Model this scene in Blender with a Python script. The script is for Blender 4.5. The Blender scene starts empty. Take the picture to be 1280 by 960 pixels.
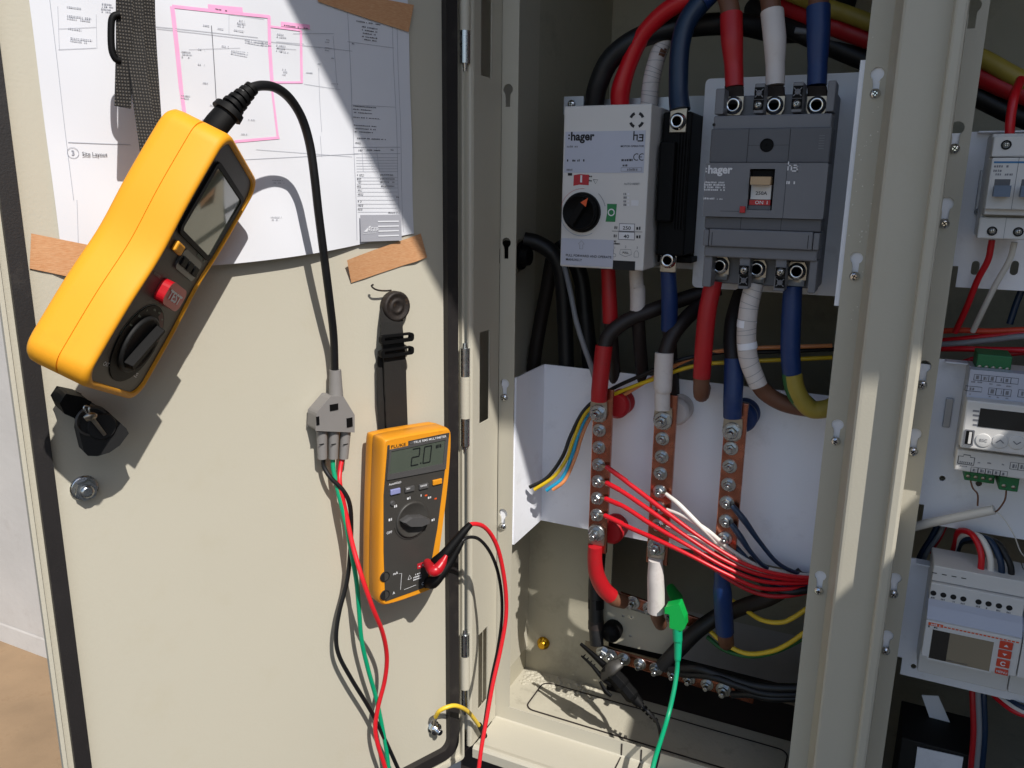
import bpy, bmesh, math, random
from mathutils import Vector, Matrix
random.seed(7)
R = math.radians
SC = bpy.context.scene
COL = SC.collection

# ------------------------------------------------------------------ camera, sky, sun, exposure
CAM_POS = Vector((0.363098, -0.761978, 0.353931))
CAM_R = Vector((0.905291, 0.424574, 0.013601))
CAM_U = Vector((-0.111906, 0.207478, 0.971818))
CAM_F = Vector((-0.409787, 0.881300, -0.235340))
FOC = 1005.676                                   # focal length in pixels of a 1280 px wide frame
cam = bpy.data.cameras.new('camera')
cam.sensor_width = 36.0
cam.lens = FOC / 1280.0 * 36.0
cam.clip_start = 0.02
cam.clip_end = 200
camo = bpy.data.objects.new('camera', cam)
COL.objects.link(camo)
m3 = Matrix((CAM_R, CAM_U, -CAM_F)).transposed()
camo.matrix_world = Matrix.Translation(CAM_POS) @ m3.to_4x4()
SC.camera = camo

SUN = Vector((0.5509, -0.3942, 0.7356)).normalized()      # towards the sun
W = bpy.data.worlds.new('World'); SC.world = W; W.use_nodes = True
nt = W.node_tree
sky = nt.nodes.new('ShaderNodeTexSky'); sky.sky_type = 'NISHITA'; sky.sun_disc = False
sky.sun_elevation = math.asin(SUN.z)
sky.sun_rotation = math.atan2(SUN.x, SUN.y)
nt.links.new(sky.outputs[0], nt.nodes['Background'].inputs[0])
nt.nodes['Background'].inputs[1].default_value = 0.15
sl = bpy.data.lights.new('sun', 'SUN'); sl.energy = 5.0; sl.angle = R(0.53); sl.color = (1.0, 0.96, 0.9)
so = bpy.data.objects.new('sun', sl); COL.objects.link(so)
so.rotation_euler = (-SUN).to_track_quat('-Z', 'Y').to_euler()
so.location = (3, -2, 4)
SC.view_settings.view_transform = 'Standard'
SC.view_settings.look = 'None'
SC.view_settings.gamma = 1
SC.view_settings.use_curve_mapping = False
SC.view_settings.exposure = -0.03

# ------------------------------------------------------------------ materials
def lin(h):
    h = h.lstrip('#')
    c = [int(h[i:i + 2], 16) / 255 for i in (0, 2, 4)]
    return tuple(x / 12.92 if x <= .04045 else ((x + .055) / 1.055) ** 2.4 for x in c)

def mat(name, col, rough=.5, metal=0., var=.06, vs=30., bump=0., bs=600., coat=0., spec=.5, dirt=None, ds=12., aniso=None, rv=0.):
    m = bpy.data.materials.new(name); m.use_nodes = True
    t = m.node_tree; n = t.nodes; b = n['Principled BSDF']
    c = lin(col) if isinstance(col, str) else col
    b.inputs['Roughness'].default_value = rough
    b.inputs['Metallic'].default_value = metal
    b.inputs['Coat Weight'].default_value = coat
    b.inputs['Specular IOR Level'].default_value = spec
    tc = n.new('ShaderNodeTexCoord')
    no = n.new('ShaderNodeTexNoise'); no.inputs['Scale'].default_value = vs; no.inputs['Detail'].default_value = 5
    t.links.new(tc.outputs['Object'], no.inputs['Vector'])
    mx = n.new('ShaderNodeMix'); mx.data_type = 'RGBA'
    mx.inputs['A'].default_value = (*[x * (1 - var * 2) for x in c], 1)
    mx.inputs['B'].default_value = (*[min(1, x * (1 + var * 2)) for x in c], 1)
    t.links.new(no.outputs['Fac'], mx.inputs['Factor'])
    out = mx.outputs['Result']
    if dirt:
        dn = n.new('ShaderNodeTexNoise'); dn.inputs['Scale'].default_value = ds; dn.inputs['Detail'].default_value = 8
        dn.inputs['Roughness'].default_value = .7
        t.links.new(tc.outputs['Object'], dn.inputs['Vector'])
        rp = n.new('ShaderNodeValToRGB'); rp.color_ramp.elements[0].position = .56; rp.color_ramp.elements[1].position = .78
        t.links.new(dn.outputs['Fac'], rp.inputs['Fac'])
        ms = n.new('ShaderNodeMix'); ms.data_type = 'RGBA'
        ms.inputs['B'].default_value = (*lin(dirt), 1)
        t.links.new(out, ms.inputs['A'])
        sc = n.new('ShaderNodeMath'); sc.operation = 'MULTIPLY'; sc.inputs[1].default_value = .55
        t.links.new(rp.outputs['Color'], sc.inputs[0]); t.links.new(sc.outputs[0], ms.inputs['Factor'])
        out = ms.outputs['Result']
    t.links.new(out, b.inputs['Base Color'])
    if rv:
        mr = n.new('ShaderNodeMapRange'); mr.inputs['To Min'].default_value = max(0.03, rough - rv); mr.inputs['To Max'].default_value = rough + rv
        t.links.new(no.outputs['Fac'], mr.inputs['Value']); t.links.new(mr.outputs[0], b.inputs['Roughness'])
    if bump:
        bn = n.new('ShaderNodeTexNoise'); bn.inputs['Scale'].default_value = bs; bn.inputs['Detail'].default_value = 3
        t.links.new(tc.outputs['Object'], bn.inputs['Vector'])
        bp = n.new('ShaderNodeBump'); bp.inputs['Strength'].default_value = bump; bp.inputs['Distance'].default_value = .0006
        t.links.new(bn.outputs['Fac'], bp.inputs['Height']); t.links.new(bp.outputs[0], b.inputs['Normal'])
    return m

def webbing(name, c0, c1, su, sv):
    m = mat(name, c0, .85, var=.1, vs=60)
    t = m.node_tree; n = t.nodes; b = n['Principled BSDF']
    tc = n.new('ShaderNodeTexCoord'); ws = []
    for d, s in (('X', su), ('Y', sv)):
        w = n.new('ShaderNodeTexWave'); w.bands_direction = d; w.inputs['Scale'].default_value = s; w.inputs['Distortion'].default_value = 1.2
        w.inputs['Detail Scale'].default_value = 3
        t.links.new(tc.outputs['Object'], w.inputs['Vector']); ws.append(w)
    mu = n.new('ShaderNodeMath'); mu.operation = 'MULTIPLY'
    t.links.new(ws[0].outputs['Fac'], mu.inputs[0]); t.links.new(ws[1].outputs['Fac'], mu.inputs[1])
    mx = n.new('ShaderNodeMix'); mx.data_type = 'RGBA'
    mx.inputs['A'].default_value = (*lin(c0), 1); mx.inputs['B'].default_value = (*lin(c1), 1)
    t.links.new(mu.outputs[0], mx.inputs['Factor']); t.links.new(mx.outputs['Result'], b.inputs['Base Color'])
    bp = n.new('ShaderNodeBump'); bp.inputs['Strength'].default_value = .8; bp.inputs['Distance'].default_value = .0008
    t.links.new(mu.outputs[0], bp.inputs['Height']); t.links.new(bp.outputs[0], b.inputs['Normal'])
    return m

def weave_tape(name, c0, c1):
    m = mat(name, c0, .38, var=.05)
    t = m.node_tree; n = t.nodes; b = n['Principled BSDF']
    tc = n.new('ShaderNodeTexCoord'); mp = n.new('ShaderNodeMapping'); mp.inputs['Scale'].default_value = (160, 1100, 160)
    mp.inputs['Rotation'].default_value = (0, 0, R(-15))
    no = n.new('ShaderNodeTexNoise'); no.inputs['Scale'].default_value = 1.6; no.inputs['Detail'].default_value = 6
    t.links.new(tc.outputs['Object'], mp.inputs['Vector']); t.links.new(mp.outputs[0], no.inputs['Vector'])
    rp = n.new('ShaderNodeValToRGB'); rp.color_ramp.elements[0].position = .35; rp.color_ramp.elements[1].position = .75
    rp.color_ramp.elements[0].color = (*lin(c0), 1); rp.color_ramp.elements[1].color = (*lin(c1), 1)
    t.links.new(no.outputs['Fac'], rp.inputs['Fac']); t.links.new(rp.outputs['Color'], b.inputs['Base Color'])
    bp = n.new('ShaderNodeBump'); bp.inputs['Strength'].default_value = .4; bp.inputs['Distance'].default_value = .0004
    t.links.new(no.outputs['Fac'], bp.inputs['Height']); t.links.new(bp.outputs[0], b.inputs['Normal'])
    return m

M = dict(
    powder=mat('powder_coat', (.485, .455, .372), .47, var=.018, vs=5, dirt='#b4ad99', ds=16, bump=.2, bs=420, rv=.05),
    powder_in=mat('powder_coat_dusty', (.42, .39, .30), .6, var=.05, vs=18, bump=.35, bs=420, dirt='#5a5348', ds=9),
    floor=mat('dusty_floor_paint', (.46, .43, .345), .75, var=.08, vs=22, bump=.7, bs=220, dirt='#5f594b', ds=34),
    paintwall=mat('rendered_wall', (.54, .51, .475), .9, var=.08, vs=5, bump=1., bs=45, dirt='#a2988e', ds=7),
    sand=mat('sandy_concrete', (.285, .19, .108), .95, var=.16, vs=7, bump=1., bs=90, dirt='#6e5338', ds=14),
    darkground=mat('added_ground_dark', (.055, .05, .046), .9, var=.15, vs=30, bump=.6, bs=200),
    plinth=mat('plinth_brown', '#2c2422', .8, var=.1),
    rubber=mat('rubber', '#1f1c1c', .55, var=.12, vs=40, bump=.25, bs=700, dirt='#45403b', ds=30),
    steel=mat('zinc_steel', '#b9bcbd', .28, 1., var=.1, vs=200, rv=.1),
    chrome=mat('chrome', '#d4d6d8', .12, 1., var=.04),
    dullsteel=mat('tinned_lug', '#a79f93', .36, 1., var=.12, vs=160, bump=.15, bs=500),
    brass=mat('brass', '#c79a2c', .35, 1.),
    copper=mat('copper', '#b47560', .25, 1., var=.22, vs=60, bump=.08, bs=500, dirt='#5f2e1a', ds=40, rv=.12),
    yellow=mat('amber_plastic', (.80, .345, .012), .58, var=.025, vs=14, dirt='#c98f1c', ds=22, bump=.05, bs=900, spec=.4),
    orange=mat('orange_holster', (.70, .275, .012), .5, var=.05, vs=18, bump=.12, bs=500, dirt='#7a4208', ds=38, spec=.4),
    seam=mat('holster_groove', '#7a3f04', .6),
    face=mat('charcoal_plastic', '#3a3835', .5, var=.06, vs=50, bump=.08, bs=900),
    dark=mat('black_plastic', '#0a0a0b', .6, spec=.16, var=.1),
    darkmatt=mat('black_matt', '#0d0d0e', .7, var=.1),
    knob=mat('grey_knob', '#4b4a4a', .35, var=.05),
    lcd=mat('display_glass', '#4a5148', .06, var=.05, coat=.6),
    lcd2=mat('display_glass_green', '#6c7562', .08, var=.06, vs=20, coat=.8),
    lcdseg=mat('display_segment', '#15181a', .4),
    lcdtan=mat('display_tan', '#857a66', .1, var=.04, coat=.7),
    lcddark=mat('display_dark', '#0c1012', .08, coat=.7),
    red=mat('red_plastic', '#b31420', .35, var=.05),
    redsleeve=mat('red_heatshrink', '#ad131d', .46, dirt='#7c2f2c', ds=35, var=.09, vs=50, bump=.15, bs=250),
    redwire=mat('red_wire', '#c4101e', .35, var=.05),
    redlead=mat('red_test_lead', '#d3202a', .4, var=.04),
    white=mat('white_plastic', '#d3d0cc', .45, var=.03),
    whitesleeve=mat('white_heatshrink', '#cfc8c4', .5, dirt='#a2978c', ds=35, var=.06, vs=40, bump=.15, bs=250),
    whitewire=mat('white_wire', '#d6d2ca', .4, var=.04),
    plate=mat('white_powder_plate', '#ebedf3', .33, var=.025, vs=9, dirt='#bcbcc2', ds=18, bump=.1, bs=700),
    device=mat('light_grey_plastic', '#d0cecb', .5, var=.02, bump=.05, bs=900),
    panel=mat('pale_blue_grey_film', '#b4b8c6', .4, var=.02),
    mccb=mat('slate_grey_plastic', '#6f7075', .48, var=.04, bump=.08, bs=900),
    mccb2=mat('slate_grey_plastic_dark', '#57585d', .5, var=.04, bump=.08, bs=900),
    splitter=mat('mid_grey_plastic', '#7d7a78', .5, var=.04, bump=.1, bs=800),
    blue=mat('blue_heatshrink', '#0f2f62', .46, dirt='#3a4a62', ds=35, var=.08, vs=50, bump=.15, bs=250),
    bluewire=mat('blue_wire', '#0e2844', .4, var=.06),
    lightblue=mat('light_blue_wire', '#1f9bc4', .4),
    peach=mat('pale_orange_wire', '#e0905a', .4),
    yellowwire=mat('yellow_wire', '#d8b51d', .4, var=.05),
    earthyel=mat('earth_wire_yellow', '#dcb934', .42, var=.06),
    greenwire=mat('green_wire', '#1c5a2a', .45),
    greenlead=mat('green_test_lead', '#07966a', .4, var=.04),
    greenclip=mat('green_clip_plastic', '#10a548', .38, var=.05),
    greenterm=mat('green_terminal', '#1d6b3c', .5),
    sheath=mat('brown_black_sheath', '#1f1715', .55, dirt='#4a3d36', ds=30, var=.12, vs=50),
    brown=mat('brown_sheath', '#6b4633', .55, var=.1, vs=50),
    black=mat('black_cable', '#0c0d10', .5, var=.12, vs=60, dirt='#2c2b2a', ds=30),
    greycable=mat('grey_cable', '#86888c', .5),
    paper=mat('paper', (.66, .67, .71), .8, var=.012, vs=6, spec=.2),
    ink=mat('printed_ink', '#989ba5', .8),
    inkdark=mat('printed_ink_black', '#55565e', .8),
    inkgrey=mat('printed_ink_grey', '#9a9ba3', .8),
    pink=mat('pink_highlighter', '#efa6cd', .8, var=.06, vs=80),
    tape=weave_tape('brown_packing_tape', '#c08a60', '#d0a47c'),
    web=webbing('black_webbing', '#0f0e10', '#5f5a53', 170, 150),
    web2=webbing('black_webbing_fine', '#141313', '#39352f', 260, 420),
    pwhite=mat('white_print', '#d9d9dc', .6),
    pblack=mat('black_print', '#15151a', .6),
    pred=mat('red_print', '#b1202c', .5),
    porange=mat('orange_print', '#d9541f', .5),
    pgreen=mat('green_print', '#1f7a45', .5),
    pblue=mat('blue_print', '#2f6fa0', .5),
    pgrey=mat('grey_print', '#77777c', .6),
    pgreenish=mat('grey_green_print', '#7d8a7c', .6),
    pmaroon=mat('maroon_print', '#5a2424', .6),
    lever=mat('blue_grey_lever', '#5b6b80', .45),
    earthtape=mat('worn_earth_tape', '#9a8836', .5, var=.1, vs=60, bump=.2, bs=250),
    speck=mat('pale_sparkle_speck', '#e8e4da', .3),
    beige=mat('beige_plastic', '#b89c78', .5),
    lavender=mat('lavender_button', '#8488b4', .45),
    redbtn=mat('red_orange_button', '#c8432a', .45),
    rust=mat('rusty_magnet', '#292320', .6, .3, var=.3, vs=160, bump=.5, bs=500, dirt='#80603f', ds=120),
    metalpale=mat('pale_bracket', '#a9adb4', .4, .6),
    roof=mat('roof_sheet', '#8a8a88', .6),
)

# ------------------------------------------------------------------ frames and mesh building
class Frame:
    """A flat reference frame: u to the right, v up, n out of the surface."""
    def __init__(s, o, u, v, n):
        s.o, s.u, s.v, s.n = Vector(o), Vector(u), Vector(v), Vector(n)
        r = Matrix((s.u, s.v, s.n)).transposed().to_4x4()
        s.m = Matrix.Translation(s.o) @ r
        s.mi = s.m.inverted()
    def px(s, x, y, h=0.):
        """the point at height h over this plane that the photograph shows at pixel x, y"""
        d = CAM_R * ((x - 640) / FOC) - CAM_U * ((y - 480) / FOC) + CAM_F
        t = ((s.o - CAM_POS).dot(s.n) + h) / d.dot(s.n)
        return s.mi @ (CAM_POS + d * t)

CAB = Frame((0, 0, 0), (1, 0, 0), (0, 0, 1), (0, -1, 0))
da = R(-114.6)
DD = Vector((math.cos(da), math.sin(da), 0))
DOOR = Frame((-0.0173, -0.06, 0), -DD, (0, 0, 1), (-DD.y, DD.x, 0) if False else (0.90924, -0.41628, 0))
def P(x, y, Y):            # cabinet point seen at pixel x, y at depth Y behind the flange plane
    return CAB.px(x, y, -Y)
def D(x, y, h=0.):         # door point at height h over the door skin
    return DOOR.px(x, y, h)

class MB:
    def __init__(s): s.v, s.f, s.sm = [], [], []
    def add(s, vs, fs, smooth=False):
        b = len(s.v); s.v += [Vector(x) for x in vs]; s.f += [tuple(i + b for i in f) for f in fs]; s.sm += [smooth] * len(fs); return s
    def box(s, a, b):
        (x0, y0, z0), (x1, y1, z1) = a, b
        x0, x1 = sorted((x0, x1)); y0, y1 = sorted((y0, y1)); z0, z1 = sorted((z0, z1))
        return s.add([(x0, y0, z0), (x1, y0, z0), (x1, y1, z0), (x0, y1, z0), (x0, y0, z1), (x1, y0, z1), (x1, y1, z1), (x0, y1, z1)],
                     [(0, 3, 2, 1), (4, 5, 6, 7), (0, 1, 5, 4), (1, 2, 6, 5), (2, 3, 7, 6), (3, 0, 4, 7)])
    def loft(s, rings, cap=True, smooth=False):
        n = len(rings[0]); vs = [p for r in rings for p in r]; fs = []
        for i in range(len(rings) - 1):
            for j in range(n):
                k = (j + 1) % n; fs.append((i * n + j, i * n + k, (i + 1) * n + k, (i + 1) * n + j))
        s.add(vs, fs, smooth)
        if cap:
            s.add(rings[0], [tuple(range(n))[::-1]]); s.add(rings[-1], [tuple(range(n))])
        return s
    def prism(s, poly, h0, h1, poly2=None):
        p = [Vector(q)[:2] for q in poly]; q = [Vector(k)[:2] for k in (poly2 or poly)]
        ar = sum(p[i][0] * p[(i + 1) % len(p)][1] - p[(i + 1) % len(p)][0] * p[i][1] for i in range(len(p)))
        if ar < 0: p, q = p[::-1], q[::-1]
        return s.loft([[(a, b, h0) for a, b in p], [(a, b, h1) for a, b in q]])
    def rod(s, p, q, r, r2=None, seg=16, smooth=True):
        p, q = Vector(p), Vector(q); d = (q - p).normalized(); a = d.orthogonal().normalized(); b = d.cross(a); r2 = r if r2 is None else r2
        ring = lambda c, k: [c + (a * math.cos(t) + b * math.sin(t)) * k for t in [2 * math.pi * i / seg for i in range(seg)]]
        return s.loft([ring(p, r), ring(q, r2)], True, smooth)
    def lathe(s, c, prof, seg=24, smooth=True, axis=None, cap=True):
        c = Vector(c); d = Vector(axis or (0, 0, 1)).normalized(); a = d.orthogonal().normalized(); b = d.cross(a)
        rings = [[c + d * h + (a * math.cos(t) + b * math.sin(t)) * r for t in [2 * math.pi * i / seg for i in range(seg)]] for r, h in prof]
        return s.loft(rings, cap, smooth)
    def tube(s, pts, r, seg=10, n=7, flat=1.):
        pts = [Vector(p) for p in pts]
        rs = r if isinstance(r, (list, tuple)) else [r] * len(pts)
        path, rad = [], []
        for i in range(len(pts) - 1):
            p0 = pts[i - 1] if i else pts[0] * 2 - pts[1]; p1, p2 = pts[i], pts[i + 1]
            p3 = pts[i + 2] if i + 2 < len(pts) else pts[-1] * 2 - pts[-2]
            for k in range(n):
                t = k / n
                path.append(.5 * (2 * p1 + (p2 - p0) * t + (2 * p0 - 5 * p1 + 4 * p2 - p3) * t * t + (3 * p1 - p0 - 3 * p2 + p3) * t ** 3))
                rad.append(rs[i] * (1 - t) + rs[i + 1] * t)
        path.append(pts[-1]); rad.append(rs[-1])
        rings, a = [], None
        for i, p in enumerate(path):
            d = (path[min(i + 1, len(path) - 1)] - path[max(i - 1, 0)])
            if d.length < 1e-9: d = Vector((0, 0, 1))
            d.normalize()
            a = (d.orthogonal() if a is None else a - d * a.dot(d)).normalized(); b = d.cross(a)
            rings.append([p + (a * math.cos(t) + b * math.sin(t) * flat) * rad[i] for t in [2 * math.pi * j / seg for j in range(seg)]])
        return s.loft(rings, True, True)
    def strip(s, pts, w, h=None, thick=None):
        """a flat ribbon along 2D or 3D points, lying in the u-v plane"""
        pts = [Vector(p) if len(p) == 3 else Vector((p[0], p[1], h)) for p in pts]
        L, Rr = [], []
        for i, p in enumerate(pts):
            d = pts[min(i + 1, len(pts) - 1)] - pts[max(i - 1, 0)]
            k = Vector((-d.y, d.x, 0)).normalized() * (w / 2)
            L.append(p + k); Rr.append(p - k)
        n = len(pts)
        if thick:
            t = Vector((0, 0, thick))
            rings = [[Rr[i] - t, Rr[i], L[i], L[i] - t] for i in range(n)]
            return s.loft(rings)
        return s.add(Rr + L, [(i, i + 1, n + i + 1, n + i) for i in range(n - 1)])
    def quad(s, a, b, c, d): return s.add([a, b, c, d], [(0, 1, 2, 3)])
    def rect(s, x0, y0, x1, y1, h): return s.add([(x0, y0, h), (x1, y0, h), (x1, y1, h), (x0, y1, h)], [(0, 1, 2, 3)])
    def disc(s, c, r, h, seg=20, ry=None):
        ry = ry or r
        return s.add([(c[0] + r * math.cos(2 * math.pi * i / seg), c[1] + ry * math.sin(2 * math.pi * i / seg), h) for i in range(seg)], [tuple(range(seg))])
    def arc(s, c, r, a0, a1, w, h, n=16):
        return s.strip([(c[0] + r * math.cos(R(a0 + (a1 - a0) * i / n)), c[1] + r * math.sin(R(a0 + (a1 - a0) * i / n)), h) for i in range(n + 1)], w)
    def sheet(s, outline, holes, h0, h1):
        """a flat plate with cut-outs"""
        vs, fs = filled(outline, holes, h1 - h0)
        return s.add([(x, y, z + (h0 + h1) / 2) for x, y, z in vs], fs)
    def text(s, txt, pos, size, h, align='LEFT', ang=0., sx=1., bold=0.012):
        vs, fs = glyphs(txt, align, bold)
        c, n_ = math.cos(R(ang)), math.sin(R(ang))
        out = []
        for x, y, z in vs:
            x *= size * sx; y *= size
            out.append((pos[0] + x * c - y * n_, pos[1] + x * n_ + y * c, h))
        return s.add(out, fs)
    def micro(s, x, y, w, size, h, seed=0, fill=.62):
        """a run of unreadably small print: short dashes"""
        rr = random.Random(seed); e = x + w
        while x < e:
            k = size * rr.uniform(.35, .75)
            if rr.random() < .86: s.rect(x, y, min(x + k, e), y + size * fill * rr.uniform(.8, 1.1), h)
            x += k + size * rr.uniform(.12, .35)
        return s
    def xform(s, m): s.v = [m @ p for p in s.v]; return s
    def mesh(s, name, o=(0, 0, 0)):
        o = Vector(o); me = bpy.data.meshes.new(name)
        me.from_pydata([tuple(p - o) for p in s.v], [], s.f)
        me.polygons.foreach_set('use_smooth', s.sm); me.update(); return me

_g = {}
def curve_mesh(cu):
    ob = bpy.data.objects.new('tmp', cu); COL.objects.link(ob)
    dg = bpy.context.evaluated_depsgraph_get(); dg.update()
    me = bpy.data.meshes.new_from_object(ob.evaluated_get(dg))
    vs = [tuple(v.co) for v in me.vertices]; fs = [tuple(p.vertices) for p in me.polygons]
    bpy.data.objects.remove(ob); bpy.data.meshes.remove(me); bpy.data.curves.remove(cu)
    return vs, fs
def glyphs(txt, align, bold=0.):
    k = (txt, align, bold)
    if k not in _g:
        cu = bpy.data.curves.new('t', 'FONT'); cu.body = txt; cu.align_x = align; cu.resolution_u = 3; cu.offset = bold
        _g[k] = curve_mesh(cu)
    return _g[k]
def filled(outline, holes, th):
    cu = bpy.data.curves.new('p', 'CURVE'); cu.dimensions = '2D'; cu.fill_mode = 'BOTH'; cu.extrude = abs(th) / 2
    for lp in [outline] + list(holes):
        sp = cu.splines.new('POLY'); sp.points.add(len(lp) - 1); sp.use_cyclic_u = True
        for p, q in zip(sp.points, lp): p.co = (q[0], q[1], 0, 1)
    return curve_mesh(cu)
def rrect(x0, y0, x1, y1, r, n=5):
    x0, x1 = sorted((x0, x1)); y0, y1 = sorted((y0, y1)); o = []
    for cx, cy, a in ((x1 - r, y1 - r, 0), (x0 + r, y1 - r, 90), (x0 + r, y0 + r, 180), (x1 - r, y0 + r, 270)):
        o += [(cx + r * math.cos(R(a + 90 * i / n)), cy + r * math.sin(R(a + 90 * i / n))) for i in range(n + 1)]
    return o
def circ(c, r, n=20, ry=None): return [(c[0] + r * math.cos(2 * math.pi * i / n), c[1] + (ry or r) * math.sin(2 * math.pi * i / n)) for i in range(n)]
def keyhole(x, z, r=.0052, w=.0026, d=.0165):
    o = [(x + r * math.cos(R(a)), z + r * math.sin(R(a))) for a in range(-58, 239, 18)]
    return o + [(x - w, z - .0075), (x - w, z - d), (x + w, z - d), (x + w, z - .0075)]

def link(name, me, m, parent=None, bevel=0., seg=2, loc=None, rz=0.):
    o = bpy.data.objects.new(name, me); COL.objects.link(o)
    if m and not me.materials: me.materials.append(m)
    if parent: o.parent = parent
    if loc is not None: o.location = loc
    if rz: o.rotation_euler = (0, 0, rz)
    if bevel:
        b = o.modifiers.new('edge', 'BEVEL'); b.width = bevel; b.segments = seg; b.limit_method = 'ANGLE'; b.angle_limit = R(40)
    return o

class Thing:
    def __init__(s, name, label, cat, frame=CAB, o=(0, 0, 0), group=None, kind=None, one=None):
        s.F, s.o = frame, Vector(o)
        if one:                                    # a thing that is one mesh
            mb, m, bev = one
            s.root = link(name, mb.mesh(name, s.o), m, bevel=bev)
        else:
            s.root = bpy.data.objects.new(name, None); COL.objects.link(s.root); s.root.empty_display_size = .01
        s.root.matrix_world = frame.m @ Matrix.Translation(s.o)
        s.root['label'] = label; s.root['category'] = cat
        if group: s.root['group'] = group
        if kind: s.root['kind'] = kind
    def part(s, name, mb, m, parent=None, bevel=0., seg=2, label=None, soft=0):
        me = mb.mesh(name, s.o)
        if soft: me.polygons.foreach_set('use_smooth', [True] * len(me.polygons)); me.set_sharp_from_angle(angle=R(soft))
        o = link(name, me, M[m] if isinstance(m, str) else m, parent or s.root, bevel, seg)
        if label: o['label'] = label
        return o
    def inst(s, name, me, pos, parent=None, rz=0., scale=1.):
        o = link(name, me, None, parent or s.root, loc=Vector(pos) - s.o, rz=rz); o.scale = (scale,) * 3
        return o

def structure(name, mb, m, frame=None):
    o = link(name, mb.mesh(name), M[m]); o['kind'] = 'structure'
    if frame: o.matrix_world = frame.m
    return o

class Prints:
    """flat print on a thing, one part for each ink"""
    def __init__(s, T, parent=None): s.T, s.d, s.p = T, {}, parent
    def __getitem__(s, ink): return s.d.setdefault(ink, MB())
    def done(s):
        for k, mb in s.d.items():
            if mb.f: s.T.part('printing', mb, k, s.p)['kind'] = 'stuff'

# alike small hardware, shared meshes ----------------------------------------
def bolt_mesh(name, r, m, stub=.006):
    mb = MB()
    mb.lathe((0, 0, 0), [(r * 1.42, 0), (r * 1.45, .0009), (r * 1.36, .0013)], 20)
    hexa = [(r * math.cos(R(60 * i)), r * math.sin(R(60 * i))) for i in range(6)]
    rings = [[(x * k, y * k, h) for x, y in hexa] for k, h in ((1, .0012), (1, r * .9), (.84, r * 1.08))]
    mb.loft(rings)
    mb.lathe((0, 0, 0), [(r * .52, r * 1.0), (r * .52, r * 1.08 + stub), (r * .40, r * 1.16 + stub)], 12)
    me = mb.mesh(name); me.materials.append(m); return me
def screw_mesh(name, r, m, md):
    mb = MB()
    prof = [(r, 0), (r, .0006), (r * .94, r * .34), (r * .74, r * .58), (r * .42, r * .72)]
    mb.lathe((0, 0, 0), prof, 18)
    nf = len(mb.f)
    for a in (0, 90):
        c, s_ = math.cos(R(a)), math.sin(R(a)); w, l = r * .1, r * .5
        mb.add([(x * c - y * s_, x * s_ + y * c, r * .735 + .00005) for x, y in ((-l, -w), (l, -w), (l, w), (-l, w))], [(0, 1, 2, 3)])
    me = mb.mesh(name); me.materials.append(m); me.materials.append(md)
    for p in me.polygons[nf:]: p.material_index = 1
    return me
BOLT = bolt_mesh('bolt', .0052, M['steel'])
BOLTBIG = bolt_mesh('bolt_large', .0068, M['steel'], .008)
SCREW = screw_mesh('screw', .0043, M['chrome'], M['dark'])
SCREWS = screw_mesh('screw_small', .0026, M['steel'], M['dark'])
SOCKET = MB().lathe((0, 0, 0), [(.0080, 0), (.0080, .0010), (.0066, .0011), (.0067, .0040), (.0060, .0050), (.0043, .0050), (.0041, .0044)], 24).lathe((0, 0, 0), [(.0041, .0044), (.0040, .0038), (.0028, .0041), (.0004, .0036)], 24).mesh('socket_bolt')
SOCKET.materials.append(M['chrome']); SOCKET.materials.append(M['dark'])
for p in SOCKET.polygons[len(SOCKET.polygons) - 76:]: p.material_index = 1
#PART2
# ------------------------------------------------------------------ ground, wall, roof overhead
GZ = -.9
structure('ground', MB().add([(-30, -30, GZ), (30, -30, GZ), (30, 30, GZ), (-30, 30, GZ)], [(0, 1, 2, 3)]), 'sand')
wall = Thing('rendered_wall', 'pale rendered wall rising from the sandy ground behind the open door', 'wall', CAB, (-1.5, GZ, -.475),
             one=(MB().box((-9, GZ, -.475), (4, 2.2, -.68)), M['paintwall'], 0))
sk = MB().loft([[(x, GZ + z, h) for z, h in ((0, -.474), (0, -.471), (.052, -.4725), (.058, -.474))] for x in [-9 + .1 * i + .02 * math.sin(i * 2.3) for i in range(131)]])
wall.part('skirting', sk, 'paintwall')
structure('added_dark_ground', MB().box((-5, GZ + .004, .035), (6, GZ + .001, 7)), 'darkground', CAB)  # unseen dark ground, added to cut warm bounce into the cabinet
structure('added_side_wall', MB().box((1.05, GZ, 1.5), (1.25, .80, -.474)), 'paintwall', CAB)  # unseen wall return, added to block side light and deepen the door's shade
structure('roof_canopy', MB().loft([[(x, z, h) for x, h in ((-.15, .522), (2.4, .448), (2.4, -.474), (-.15, -.474))] for z in (1.03, 1.06)]), 'roof', CAB)

# ------------------------------------------------------------------ the cabinet
ZT, ZB = .78, -.262
cab = Thing('electrical_cabinet', 'open pebble grey steel cabinet with keyholed frame posts and a wide open door', 'cabinet', CAB, (.1, -.30, 0))
def profile(pts, th, z0, z1, mb=None):
    """a folded sheet: pts are (x, h) along the fold line, swept from z0 up to z1"""
    mb = mb or MB(); p = [Vector(q) for q in pts]; off = []
    for i in range(len(p)):
        d = (p[min(i + 1, len(p) - 1)] - p[max(i - 1, 0)]).normalized(); off.append(p[i] + Vector((-d.y, d.x)) * th)
    ring = p + off[::-1]
    return mb.loft([[(q.x, z, q.y) for q in ring] for z in (z0, z1)])
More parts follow.
